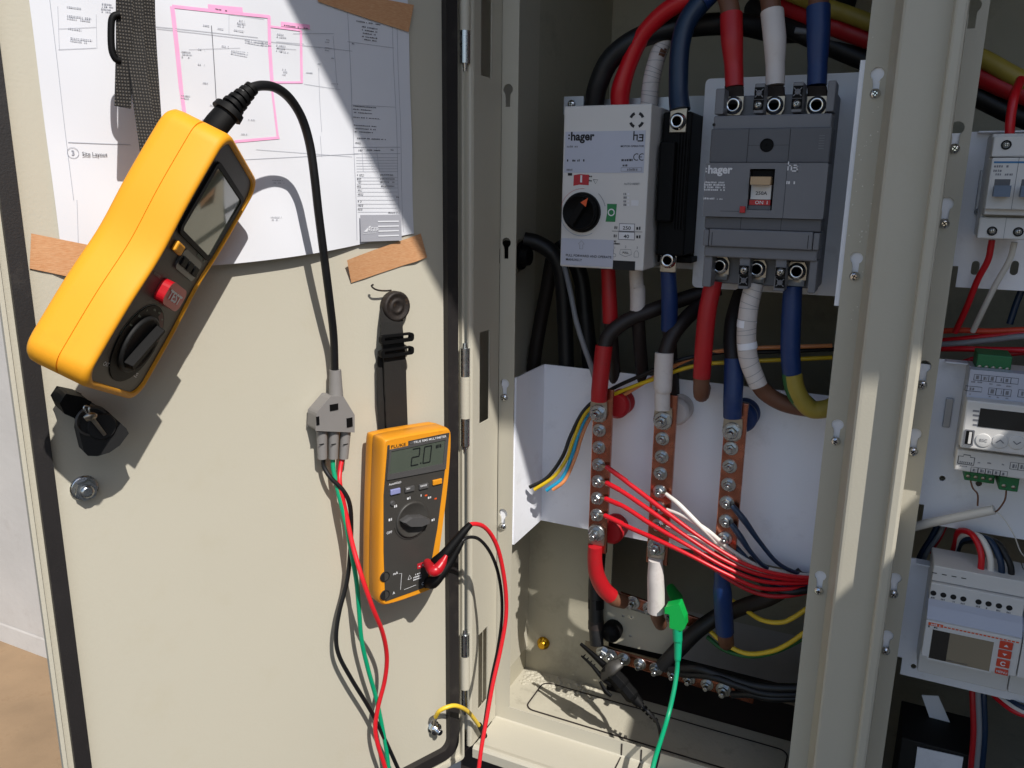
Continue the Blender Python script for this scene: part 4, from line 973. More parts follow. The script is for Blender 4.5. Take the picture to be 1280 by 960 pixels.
for y, tx in ((284, '250'), (294.5, '40')):
    t0, t1 = P(774.5 if tx == '250' else 773.5, y + 4.2, 0), P(793, y - 3.6, 0)
    pr['pgrey'].rect(t0.x - .0006, t0.y - .0006, t1.x + .0006, t1.y + .0006, .0003); pr['pwhite'].rect(t0.x, t0.y, t1.x, t1.y, .0004)
    pr['pblack'].text(tx, ((t0.x + t1.x) / 2, t0.y + .0011), .0048, .0006, 'CENTER', sx=1.15)
    pr['pblack'].micro(t1.x + .0022, t0.y + .0014, .0045, .0032, .0003, 30, 1); pr['pblack'].micro(t0.x - .0052, t0.y + .0014, .0028, .003, .0003, 31, 1)
t0, t1 = P(765, 288.8, 0), P(803, 290, 0); pr['pblack'].strip([(t0.x, t0.y, .0003), (t1.x, t1.y, .0003)], .0004)
for k, y in enumerate((302.2, 305.2)): t_ = P(761, y, 0); pr['pblack'].micro(t_.x, t_.y, .0075 + k * .004, .0016, .0003, 33 + k, 1)
for k, (x, y) in enumerate(((768.5, 311), (782, 310), (796.5, 311))): t_ = P(x, y, 0); pr['pgrey'].text('123'[k], (t_.x, t_.y), .0032, .0003, 'CENTER')
t_ = P(768, 318, 0); pr['pgrey'].arc((t_.x, t_.y - .0008), .0016, 0, 360, .0004, .0003); pr['pgrey'].strip([(t_.x - .001, t_.y + .001, .0003), (t_.x - .001, t_.y + .005, .0003)], .0006)
t_ = P(782, 317, 0); pr['pgrey'].strip([(t_.x - .006, t_.y - .0006, .0003), (t_.x, t_.y - .003, .0003), (t_.x + .006, t_.y - .0006, .0003), (t_.x + .0052, t_.y + .004, .0003), (t_.x - .0052, t_.y + .004, .0003), (t_.x - .006, t_.y - .0006, .0003)], .0004); pr['pblack'].text('PULL', (t_.x, t_.y), .0028, .0004, 'CENTER')
t_ = P(795.5, 318, 0); pr['pgrey'].strip([(t_.x - .0022, t_.y - .0026, .0003), (t_.x + .0022, t_.y - .0026, .0003), (t_.x + .0022, t_.y + .0014, .0003), (t_.x + .0008, t_.y + .0034, .0003), (t_.x - .0008, t_.y + .0034, .0003), (t_.x - .0022, t_.y + .0014, .0003), (t_.x - .0022, t_.y - .0026, .0003)], .0004)
t_ = P(727, 306, 0); pr['pgrey'].strip([(t_.x - .0016, t_.y - .004, .0008), (t_.x - .0016, t_.y + .0006, .0008), (t_.x - .0032, t_.y + .0006, .0008), (t_.x, t_.y + .0042, .0008), (t_.x + .0032, t_.y + .0006, .0008), (t_.x + .0016, t_.y + .0006, .0008), (t_.x + .0016, t_.y - .004, .0008), (t_.x - .0016, t_.y - .004, .0008)], .0004)
t_ = P(707.5, 320.2, 0); pr['pblack'].text('PULL FORWARD AND OPERATE', (t_.x, t_.y), .0034, .0008, sx=.98)
t_ = P(707.5, 325.4, 0); pr['pblack'].text('MANUALLY', (t_.x, t_.y), .0034, .0008, sx=.98)
t_ = P(796, 150, 0)
for a0 in (20, 110, 200, 290): pr['pblack'].arc((t_.x, t_.y), .0062, a0, a0 + 50, .0026, .0003, 6)
pr.done()

# --- black switch body beside it
cb = Thing('transfer_switch', 'black switch body with bolted terminals beside the light grey motor operator', 'switch', CAB, (.17, .28, -.07))
cb.part('case', MB().box((.150, .292, -.0845), (.178, .4275, -.030)), 'dark', bevel=.002)
cb.part('case_ridge', MB().box((.1505, .325, -.030), (.1660, .400, -.020)), 'dark', bevel=.002)
for k in range(4): cb.part('rib', MB().box((.1668 + .0028 * k, .318, -.030), (.1680 + .0028 * k, .408, -.0275)), 'dark')
q1, q2 = P(848, 152, .03), P(836, 325, .035)
cb.part('terminal_palm', MB().box((q1.x - .008, q1.y - .010, -.031), (q1.x + .008, q1.y + .012, -.028)), 'dullsteel', bevel=.0006)
cb.part('terminal_palm', MB().box((q2.x - .008, q2.y - .012, -.036), (q2.x + .008, q2.y + .010, -.033)), 'dullsteel', bevel=.0006)
cb.inst('socket_bolt', SOCKET, (q1.x, q1.y, -.028)); cb.inst('socket_bolt', SOCKET, (q2.x, q2.y, -.033))
cb.part('base_flange', MB().box((.142, .284, -.0845), (.182, .290, -.050)), 'dark', bevel=.001)

# --- heavy cables --------------------------------------------------------------
def cable(label, segs, lug=None, name='power_cable', cat='cable', group=None, org=None):
    """segs: (part name, material, radius or radii, [(px, py, depth)...])"""
    o = P(*(org or segs[0][3][0])); T = Thing(name, label, cat, CAB, o, group or {'power_cable': 'heavy cables in the cabinet', 'thin_wire': 'thin wires in the cabinet'}.get(name))
    for nm, m, r, pts in segs: T.part(nm, MB().tube([P(*p) for p in pts], r, 14), m)
    if lug: lug(T)
    return T
def toplug(x, y, yb, up=1, Yd=.026):
    def f(T):
        c = P(x, y, Yd); w = .0085
        T.part('lug', MB().sheet([(c.x - w, c.y + up * .0072), (c.x + w, c.y + up * .0072), (c.x + w, c.y - up * .004), (c.x + w * .7, c.y - up * .009), (c.x - w * .7, c.y - up * .009), (c.x - w, c.y - up * .004)], [], -Yd - .0025, -Yd), 'dullsteel', bevel=.0005)
        e = P(x + (0 if up > 0 else -1), yb, Yd)
        T.part('lug_barrel', MB().loft([[(c.x - w, c.y + up * .0072, -Yd - .0025), (c.x + w, c.y + up * .0072, -Yd - .0025), (c.x + w, c.y + up * .0072, -Yd), (c.x - w, c.y + up * .0072, -Yd)], [(e.x - .0078, e.y, -Yd - .010), (e.x + .0078, e.y, -Yd - .010), (e.x + .0078, e.y, -Yd + .003), (e.x - .0078, e.y, -Yd + .003)]]), 'sheath' if up > 0 else 'dullsteel', bevel=.001)
        T.inst('socket_bolt', SOCKET, (c.x, c.y - up * .0006, -Yd + .0001), rz=rr.uniform(0, 1))
    return f
for nm, m, x, pts, lp in (('red', 'redsleeve', 917, [(918, 109, .028), (917, 80, .030), (915, 50, .030), (914, 18, .034)], [(914, 24, .034), (911, 4, .036), (902, -30, .046), (900, -120, .075), (900, -260, .12)]),
                          ('white', 'whitesleeve', 968, [(969, 107, .028), (969, 80, .030), (968.5, 50, .030), (965, 14, .034)], [(965.5, 22, .034), (963, 2, .037), (960, -32, .046), (958, -120, .075), (958, -260, .12)]),
                          ('dark blue', 'blue', 1021, [(1021, 107, .028), (1022, 80, .030), (1023, 45, .031), (1023, 8, .034)], [(1023, 14, .034), (1023, -4, .038), (1018, -32, .046), (1016, -120, .075), (1016, -260, .12)])):
    cable('supply cable in a long %s sleeve bolted to the breaker top' % nm, [('sleeve', m, [.0083, .0083, .0098, .0100], pts), ('sheath', 'brown', .0086, lp)], toplug(x, 131, 108))
cable('red sleeved cable dropping from the breaker bottom and turning inward with a brown end',
      [('sleeve', 'redsleeve', [.0085, .0088, .0088, .0086], [(892, 351, .030), (884, 390, .028), (880, 430, .028), (877, 472, .030)]), ('sheath', 'brown', .0080, [(877, 468, .030), (876.5, 488, .033), (877, 493, .045), (879, 485, .070)])], toplug(900, 333, 349, -1))
cable('white taped cable curving from the breaker bottom to behind the centre post',
      [('sleeve', 'whitesleeve', [.0088, .0090, .0092, .0092, .0088], [(943, 354, .030), (936, 385, .028), (933, 420, .028), (936, 450, .030), (948, 482, .034)]), ('sheath', 'brown', .0082, [(945, 476, .033), (958, 492, .040), (985, 506, .046), (1030, 512, .05), (1075, 505, .05)]),
       ('tape_wrap', 'plate', .0093, [(934, 400, .028), (933, 409, .028)]), ('tape_wrap', 'plate', .0095, [(933.5, 428, .028), (934.5, 436, .028)])], toplug(946, 337, 353, -1))
cable('dark blue sleeved cable with green and yellow tape below the breaker',
      [('sleeve', 'blue', [.0086, .0090, .0090, .0088], [(991, 358, .030), (989, 400, .028), (988, 440, .028), (990, 470, .030)]), ('tape_wrap', 'greenwire', .0090, [(989.5, 466, .030), (991.5, 480, .0305), (998, 496, .032), (1010, 508, .036)]), ('tape_wrap', 'earthtape', .0086, [(991, 468, .0285), (994, 484, .029), (1002, 500, .031), (1016, 512, .035), (1040, 508, .04), (1060, 490, .05)])], toplug(996, 340, 357, -1))
# looping cables above the motor operator
cable('black cable arching over the motor operator top', [('sheath', 'black', .0105, [(742, 134, .075), (748, 105, .070), (765, 72, .068), (800, 47, .07), (850, 34, .08), (920, 30, .095), (985, 40, .13), (1050, 20, .19), (1080, -120, .26)])])
cable('red cable arching up and over the motor operator', [('sheath', 'redwire', [.0098, .0100] + [.0085] * 8, [(775, 132, .072), (776, 112, .070), (786, 80, .068), (803, 45, .066), (830, 16, .062), (862, -2, .058), (905, -16, .058), (960, -30, .09), (1010, -60, .14), (1030, -200, .22)])])
cable('white taped cable between the red and dark blue ones', [('sheath', 'brown', .0080, [(811, 132, .078), (815, 95, .078), (832, 45, .082), (850, 20, .088)]), ('sleeve', 'whitesleeve', [.0088, .0087, .0086, .0084], [(811, 132, .078), (814, 102, .078), (822, 70, .080), (832, 44, .082)])])
cable('dark blue cable bolted to the black switch body', [('sleeve', 'bluewire', [.0100, .0092, .0092, .0095, .0098], [(850, 138, .032), (848, 110, .036), (850, 60, .040), (860, 25, .044), (884, -6, .048)]), ('sleeve', 'blue', .0100, [(876, 2, .044), (890, -12, .048), (910, -40, .06), (930, -120, .11), (935, -260, .16)])])
# below it
cable('red sleeved cable leaving the motor operator bottom', [('sleeve', 'redsleeve', [.0076, .0078, .0082, .0082], [(760, 336, .055), (761, 355, .055), (762, 380, .055), (763, 403, .056)]), ('sheath', 'sheath', .0072, [(763, 398, .056), (765, 430, .064), (768, 470, .085), (770, 500, .1)])])
cable('white sleeved cable leaving the motor operator bottom', [('sleeve', 'whitesleeve', [.0072, .0074, .0080, .0080], [(795, 336, .055), (796, 358, .055), (797, 362, .055), (797, 391, .056)]), ('sheath', 'sheath', .0072, [(797, 388, .056), (799, 420, .064), (803, 470, .085), (805, 500, .1)])])
cable('blue sleeved cable below the black switch body', [('sleeve', 'blue', [.0078, .0080, .0085, .0082], [(835, 338, .042), (836, 356, .043), (837, 380, .045), (836, 412, .05)]), ('sheath', 'sheath', .0072, [(836, 408, .05), (838, 440, .06), (842, 500, .085)])])
cable('thin grey cable hanging past the motor operator corner', [('sheath', 'greycable', .0030, [(690, 308, .10), (704, 330, .085), (713, 365, .075), (720, 400, .072), (729, 430, .072), (739, 458, .075), (748, 490, .09)])], name='control_cable')
cable('black cable bending down from the side gland', [('sheath', 'black', .0090, [(655, 300, .075), (672, 304, .08), (692, 318, .085), (702, 345, .09), (706, 400, .095), (708, 460, .098), (710, 520, .1)])])
cable('dusty brown cable hanging behind the post', [('sheath', 'sheath', .0085, [(690, 325, .12), (684, 360, .125), (676, 400, .13), (668, 450, .13), (664, 500, .13)])])
cable('black cable hanging close behind the gland cable', [('sheath', 'black', .0095, [(700, 300, .125), (724, 340, .13), (732, 400, .13), (738, 460, .13), (740, 520, .13)])])

# --- copper bars -----------------------------------------------------------------
def bar(label, tl, tr, bl, br, Y, bolts, lugs, caps):
    a, b, c, d = [P(*p, Y) for p in (tl, tr, bl, br)]
    x0, x1, z0, z1 = (a.x + c.x) / 2, (b.x + d.x) / 2, (c.y + d.y) / 2, (a.y + b.y) / 2
    T = Thing('copper_busbar', label, 'busbar', CAB, ((x0 + x1) / 2, z0, -Y), 'vertical copper busbars with rows of bolts')
    T.part('bar', MB().box((x0, z0, -Y - .005), (x1, z1, -Y)), 'copper', bevel=.0007)
    for x, y in bolts: q = P(x, y, Y - .001); T.inst('bolt', BOLT, (q.x, q.y, -Y), rz=rr.uniform(0, 1))
    for x, y, up in lugs:
        q = P(x, y, Y - .004); w = .0098
        T.part('lug', MB().sheet([(q.x - w * .92, q.y + up * .014), (q.x + w * .92, q.y + up * .014), (q.x + w, q.y + up * .003), (q.x + w * .9, q.y - up * .006), (q.x + w * .5, q.y - up * .0098), (q.x - w * .5, q.y - up * .0098), (q.x - w * .9, q.y - up * .006), (q.x - w, q.y + up * .003)], [], -Y + .0002, -Y + .0030), 'dullsteel', bevel=.0004)
        T.inst('bolt', BOLTBIG, (q.x, q.y, -Y + .0030), rz=rr.uniform(0, 1))
    for x, y, m, r in caps:
        q = P(x, y, Y + .012)
        T.part('insulator', MB().lathe((q.x, q.y, -.0810), [(r, 0), (r, .006), (r * .86, .008), (r * .86, .014), (r, .016), (r, .022), (r * .8, .0245)], 28), m)
    return T
bar('copper busbar with red sleeved cables at both ends', (741, 487), (765.5, 485), (735.5, 688), (758.5, 693), .040,
    [(749, 538), (748.5, 559.5), (748, 581), (747.5, 602), (746.5, 623), (746, 644)], [(747.5, 517, 1), (745, 667, -1)], [(768, 509, 'redsleeve', .0145), (761, 668, 'redsleeve', .0145)])
bar('copper busbar with white sleeved cables at both ends', (817.5, 494), (846, 492.5), (809.5, 703), (834.5, 708), .040,
    [(828, 548.5), (827, 571), (825.5, 592), (824.5, 614.5), (823.5, 635), (823, 656.5)], [(828, 526, 1), (820, 684, -1)], [(842, 517, 'whitesleeve', .0150)])
bar('copper busbar with blue sleeved cables at both ends', (905, 504), (934, 502.5), (893, 712), (919, 718), .040,
    [(913.5, 560.5), (912, 583), (910.5, 606), (908.5, 628.5), (907.5, 651.5), (906, 673)], [(915, 540, 1)], [(925, 524, 'blue', .0160)])
cable('brown cable in a red sleeve dropping to the top lug of its busbar', [('sleeve', 'redsleeve', [.0092, .0092, .0090, .0088], [(755, 432, .038), (752, 460, .036), (749.5, 485, .034), (748.5, 501, .034)]), ('sheath', 'sheath', .0080, [(755, 436, .038), (762, 418, .042), (785, 400, .05), (820, 386, .062), (862, 371, .08), (900, 360, .09)])])
cable('brown cable in a white sleeve dropping to the top lug of its busbar', [('sleeve', 'whitesleeve', [.0096, .0096, .0092, .0080, .0080], [(830.5, 441, .038), (829, 470, .036), (828.5, 486, .034), (828, 491, .034), (828, 512, .034)]), ('sheath', 'sheath', .0080, [(831, 446, .038), (838, 424, .044), (852, 404, .055), (872, 385, .075), (890, 375, .085)])])
cable('dark cable in a blue sleeve dropping to the top lug of its busbar', [('sleeve', 'blue', [.0092, .0096, .0094, .0090], [(917, 448, .040), (917, 475, .037), (916, 500, .034), (915.5, 522, .034)]), ('sheath', 'sheath', .0085, [(917, 454, .040), (915, 425, .05), (917, 400, .06), (924, 375, .075), (930, 360, .085)])])
cable('short red sleeved cable leaving the lower lug of its busbar', [('sleeve', 'redsleeve', [.0082, .0085, .0090, .0094, .0094], [(744, 682, .036), (743.5, 700, .038), (746, 718, .042), (754, 735, .050), (764, 745, .058)]), ('sheath', 'brown', [.0088, .0086, .0084], [(761, 743, .056), (769, 749, .062), (780, 752, .072)])])
cable('white sleeved cable leaving the lower lug and hanging in sunlight', [('sleeve', 'whitesleeve', [.0078, .0082, .0092, .0096, .0096], [(819.5, 699, .036), (819.5, 708, .037), (819.5, 724, .038), (820, 742, .040), (820, 764, .042)]), ('sheath', 'brown', .0075, [(820, 760, .042), (822, 772, .055), (826, 780, .08)])])
cable('blue sleeved cable hanging under the bolt row of its busbar', [('sleeve', 'blue', [.0080, .0082, .0098, .0100, .0098], [(903, 705, .040), (902.5, 726, .042), (903, 740, .044), (904.5, 765, .050), (906, 790, .056)]), ('sheath', 'brown', .0088, [(906, 786, .056), (907, 797, .066), (908, 803, .085)])])

# --- bundles of thin wires -------------------------------------------------------
for k, (x, y, n) in enumerate(((757, 583, 'the third small bolt'), (757, 603, 'the fourth small bolt'), (756, 623, 'the fifth small bolt'), (755, 644, 'the lowest small bolt'))):
    mid = [[(792, 609, .030), (830, 638, .024), (876, 672, .022), (925, 702, .026), (965, 716, .036), (1010, 722, .055), (1040, 720, .07)],
           [(780, 616, .030), (815, 640, .024), (860, 672, .020), (905, 700, .024), (950, 718, .034), (1000, 725, .055), (1040, 722, .07)],
           [(781, 634, .030), (815, 656, .024), (860, 682, .020), (905, 708, .024), (950, 726, .034), (1000, 729, .055), (1040, 724, .07)],
           [(786, 659, .029), (820, 674, .022), (862, 694, .020), (905, 716, .024), (950, 735, .034), (1000, 735, .055), (1040, 728, .07)]][k]
    cable('thin red wire running from %s of the red busbar to the bundle' % n, [('insulation', 'redwire', [.0021, .0026, .0026] + [.0021] * 5, [(x, y, .034)] + mid), ('ferrule', 'redwire', .0028, [(x + 1, y + .4, .034), (x + (mid[0][0] - x) * .75, y + (mid[0][1] - y) * .72, .031)]), ('crimp', 'dullsteel', .0022, [(x - 5, y - 1, .036), (x + 1, y + .5, .034)])], name='thin_wire', cat='wire')
for k, (p, n) in enumerate((([(832, 617, .034), (848, 630, .030), (870, 652, .028), (886, 668, .030), (910, 690, .04), (960, 712, .05), (1020, 720, .07)], 'upper'), ([(833, 637, .034), (855, 645, .030), (885, 664, .030), (912, 686, .038), (950, 708, .045), (1010, 720, .07)], 'middle'), ([(832, 659, .034), (848, 668, .030), (870, 674, .028), (895, 686, .030), (925, 704, .036), (960, 716, .05), (1020, 722, .07)], 'lowest'))):
    cable('thin white wire crimped to the %s bolt wired on the white busbar' % n, [('insulation', 'whitewire', [.0020, .0026, .0026] + [.0020] * (len(p) - 3), p), ('crimp', 'dullsteel', .0022, [(p[0][0] - 5, p[0][1] - 1, .036), (p[0][0] + 1, p[0][1], .034)])], name='thin_wire', cat='wire')
for p, n in (([(915, 632, .034), (930, 650, .032), (950, 678, .038), (975, 706, .05), (1010, 722, .07)], 'upper'), ([(914, 655, .034), (926, 672, .032), (940, 692, .036), (962, 712, .05), (1010, 726, .07)], 'lower')):
    cable('thin dark blue wire from the %s wired bolt of the blue busbar' % n, [('insulation', 'bluewire', [.0030, .0034, .0024, .0022, .0022], p)], name='thin_wire', cat='wire')
for nm, m, e, pts in (('black', 'black', 0, [(662, 609, .030), (684, 597, .034), (703, 571, .040), (714, 543, .046), (731, 512, .052), (760, 489, .058), (800, 470, .055), (850, 450, .05), (905, 440, .06), (960, 440, .07), (1050, 436, .09)]),
                       ('yellow', 'yellowwire', 0, [(668, 612, .030), (692, 596, .034), (708, 574, .040), (717, 549, .046), (734, 514, .052), (770, 492, .058), (820, 473, .05), (870, 457, .05), (930, 452, .06), (1040, 447, .08)]),
                       ('light blue', 'lightblue', 0, [(683, 613, .030), (703, 597, .034), (716, 566, .044), (724, 540, .050), (738, 514, .058), (760, 498, .068)]),
                       ('pale orange', 'peach', 0, [(691, 612, .031), (706, 600, .034), (719, 572, .045), (727, 546, .052), (740, 520, .060), (770, 500, .064), (820, 470, .058), (872, 445, .058), (930, 436, .06), (1040, 432, .08)])):
    cable('loose %s wire end sticking out in front of the shroud flange' % nm, [('insulation', m, .0021, pts)], name='thin_wire', cat='wire')

# spiral edges of the white tape on the two wrapped cables
def wrap_edges(pts, r, n, label):
    mb = MB(); base = MB().tube([P(*p) for p in pts], r, 14, 12); ringn = 14; nr = (len(base.v) - 2 * ringn) // ringn
    rr2 = random.Random(len(pts))
    for k in range(n):
        i = int((k + .5 + rr2.uniform(-.3, .3)) / n * (nr - 3)) + 1
        a = [base.v[i * ringn + j] for j in range(ringn)]; c = sum(a, Vector()) / ringn; d = (base.v[(i + 1) * ringn] - base.v[i * ringn]).normalized()
        tl = rr2.uniform(-.25, .25)
        mb.loft([[c + (p - c) * 1.012 + d * (e + tl * (p - c).x) for p in a] for e in (-.00022, .00022)], False, True)
    T = Thing('tape_edge_lines', label, 'tape', CAB, P(*pts[0]), 'spiral tape on the white cables', one=(mb, M['greycable'], 0)); T.root['kind'] = 'stuff'
wrap_edges([(943, 354, .030), (936, 385, .028), (933, 420, .028), (936, 450, .030), (948, 482, .034)], .0092, 13, 'thin grey tape edges spiralling round the white cable below the breaker')
wrap_edges([(811, 132, .078), (814, 102, .078), (822, 70, .080), (832, 44, .082)], .0088, 12, 'thin grey tape edges spiralling round the white cable above the motor operator')
for k, (n, m, r, pts) in enumerate((('black', 'black', .0040, [(880, 700, .09), (905, 708, .07), (940, 720, .055), (975, 738, .05), (1005, 738, .055), (1040, 728, .07)]), ('dark red', 'redsleeve', .0022, [(868, 690, .05), (905, 720, .034), (945, 741, .038), (985, 745, .048), (1040, 732, .07)]),
                                 ('dark blue', 'bluewire', .0030, [(905, 668, .05), (930, 695, .045), (955, 722, .05), (990, 735, .055), (1040, 725, .07)]), ('second black', 'sheath', .0050, [(935, 700, .075), (965, 716, .07), (990, 730, .065), (1040, 735, .07)]))):
    cable('%s wire curling into the dark bundle under the thin red wires' % n, [('insulation', m, r, pts)], name='thin_wire', cat='wire')
# --- earth bars and clips at the bottom -----------------------------------------
def rail(label, p0, p1, w, Y0, Y1, bolts):
    a, b = P(*p0, Y0), P(*p1, Y1); T = Thing('earth_bar', label, 'busbar', CAB, a, 'horizontal copper earth bars')
    d = (b - a); n = Vector((-d.y, d.x, 0)).normalized() * (w / 2); t = Vector((0, 0, .004))
    T.part('bar', MB().loft([[q + n, q - n, q - n - t, q + n - t] for q in (a, b)]), 'copper', bevel=.0006)
    for x, s in bolts: 
        f = (x - p0[0]) / (p1[0] - p0[0]); q = a.lerp(b, f); T.inst('bolt', BOLT, q, rz=rr.uniform(0, 1), scale=s)
    return T
rail('lower copper earth bar with a row of zinc bolts above the floor', (748, 814), (942, 873), .0150, .085, .085, [(755, 1.25), (765, 1.1), (782, 1.1), (803, 1.0), (824, 1.1), (845, .95), (865, 1.), (887, 1.), (907, 1.2)])
rail('upper copper bar half hidden behind the white sleeve', (774, 747), (880, 783), .0140, .100, .100, [(792, 1.15), (812, 1.), (838, 1.05)])
brk = Thing('earth_bar_bracket', 'pale bracket plate with small holes between the two copper bars', 'bracket', CAB, P(790, 810, .105))
bp4 = [P(x, y, .105) for x, y in ((752, 750), (852, 782), (846, 822), (750, 800))]
brk.part('bracket_plate', MB().sheet([(p.x, p.y) for p in bp4], [circ(P(x, y, .105)[:2], .0017, 10) for x, y in ((779, 770), (789, 772), (788, 795), (774, 792))], -.1065, -.105), 'powder_in', bevel=.0004)
brk.part('support_rail', MB().box((bp4[3].x - .02, bp4[3].y - .022, -.109), (.366, bp4[3].y - .008, -.1075)), 'dullsteel')
q = P(763, 792, .09); brk.part('end_cap', MB().lathe((q.x, q.y, -.105), [(.0115, 0), (.0125, .008), (.0115, .016), (.0075, .0205), (.0005, .0215)], 24), 'dark')
cable('thick black earth cable coming down to the lower copper bar', [('sheath', 'black', [.0095, .0095, .0095, .0085], [(748, 690, .110), (745, 730, .100), (745, 775, .092), (746, 806, .086)]), ('tape_wrap', 'dark', .0099, [(745, 748, .097), (745, 760, .095)]), ('tape_wrap', 'sheath', .0099, [(745, 776, .092), (745, 786, .09)])])
cable('thick black cable slanting behind the green clip to the lower bar', [('sheath', 'black', [.0088, .0092, .0092, .0090], [(828, 833, .082), (846, 814, .082), (872, 788, .085), (905, 765, .095)]), ('sheath', 'sheath', .0090, [(896, 772, .092), (930, 758, .09), (965, 745, .085), (1005, 718, .08)])])
for k, (n, pts) in enumerate((('upper', [(838, 836, .078), (870, 835, .070), (905, 846, .070), (950, 858, .072), (1000, 860, .075), (1040, 855, .08)]), ('middle', [(850, 842, .076), (890, 846, .066), (925, 858, .066), (965, 868, .070), (1040, 866, .08)]), ('lower', [(915, 868, .078), (940, 868, .070), (970, 873, .070), (1040, 872, .08)]))):
    cable('black earth wire lying across the lower bar, %s of three' % n, [('insulation', 'black', .0042 if k else .0052, pts)], name='thin_wire', cat='wire')
for n, m, pts in (('yellow', 'earthyel', [(880, 780, .095), (900, 800, .085), (930, 816, .080), (960, 815, .075), (985, 805, .07), (1020, 780, .07)]), ('green and yellow', 'greenwire', [(884, 796, .095), (905, 812, .088), (935, 820, .082), (965, 816, .078), (1000, 800, .075), (1030, 780, .07)]), ('upper yellow', 'earthyel', [(905, 745, .10), (925, 757, .09), (950, 774, .075), (975, 778, .07), (995, 770, .07), (1030, 745, .07)])):
    cable('%s earth wire looping under the blue sleeve' % n, [('insulation', m, .0026, pts)], name='thin_wire', cat='wire')
bc = Thing('crocodile_clip', 'black crocodile clip biting the end of the lower copper earth bar', 'test clip', CAB, P(770, 850, .05), 'crocodile clips')
def ribbon(pts, w, th): return MB().strip([P(*p) for p in pts], w, thick=th)
bc.part('upper_jaw', MB().tube([P(726, 805, .062), P(742, 819, .058), P(757, 833, .054), P(768, 842, .052)], [.0034, .0052, .0070, .0080], 10, flat=.6), 'dark', bevel=.0005)
jl = MB().tube([P(727, 820, .058), P(740, 832, .052), P(754, 848, .047), P(765, 856, .045)], [.0020, .0034, .0052, .0062], 8, flat=.6)
for k in range(4): jl.rod(P(729 + 4 * k, 821 + 4 * k, .055), P(732 + 4 * k, 818 + 4 * k, .055), .0013, .0005, 6, False)
bc.part('lower_jaw', jl, 'dark')
gm = MB().tube([P(757, 833, .050), P(765, 842, .048), P(768, 845, .048), P(778, 856, .046), P(780, 858, .046), P(790, 870, .044), P(793, 873, .044)], [.0090, .0125, .0118, .0124, .0108, .0112, .0080], 8, 2, flat=.8)
gm.sm = [False] * len(gm.sm)
bc.part('grip', gm, 'dark', bevel=.0008)
bc.part('grip_band', MB().tube([P(752, 846, .046), P(764, 835, .040), P(776, 828, .046)], [.006, .0085, .006], 8, flat=.35), 'face')
bc.part('trigger', MB().tube([P(750, 852, .044), P(757, 864, .042), P(764, 870, .042)], [.0025, .0045, .0035], 8, flat=.6), 'dark')
sr = MB().tube([P(790, 869, .044), P(800, 880, .043)], [.0075, .0058], 12)
for k in range(5): a_ = P(800 + 4.6 * k, 880 + 4.8 * k, .043); b_ = P(802.4 + 4.6 * k, 882.5 + 4.8 * k, .043); sr.rod(a_, b_, .0042 - .0003 * k, .0040 - .0003 * k, 10)
bc.part('strain_relief', sr, 'dark')
bc.part('wire', MB().tube([P(798, 878, .043), P(812, 892, .040), P(822, 905, .030), P(825.5, 925, .010), P(823, 945, -.02), P(817, 970, -.05), P(812, 1000, -.07)], .0019, 10), 'black')
gc = Thing('crocodile_clip', 'green crocodile clip with green lead hanging beside the white sleeve', 'test clip', CAB, P(845, 770, .04), 'crocodile clips')
gc.part('jaw_cover', MB().tube([P(838, 734, .125), P(842, 742, .105), P(846, 750, .080), P(845, 760, .050)], [.0055, .0070, .0082, .0075], 14, flat=.7), 'greenclip')
gq = [(832, 757), (850, 753.5), (857, 772), (857.5, 783), (853, 787), (838, 783), (838, 766), (832, 765)]
gc.part('grip', MB().prism([tuple(P(x, y, .030)[:2]) for x, y in gq], -.040, -.026), 'greenclip', bevel=.0015)
gc.part('strain_relief', MB().tube([P(846.5, 778, .032), P(847, 800, .030), P(847.5, 801, .030), P(847, 822, .027), P(846.5, 826, .026)], [.0056, .0052, .0044, .0038, .0030], 14), 'greenlead')
gc.part('wire', MB().tube([P(847, 822, .027), P(846, 840, .024), P(842, 865, .014), P(835, 895, .0), P(826, 925, -.03), P(817, 955, -.06), P(808, 1000, -.09)], .0026, 10), 'greenlead')
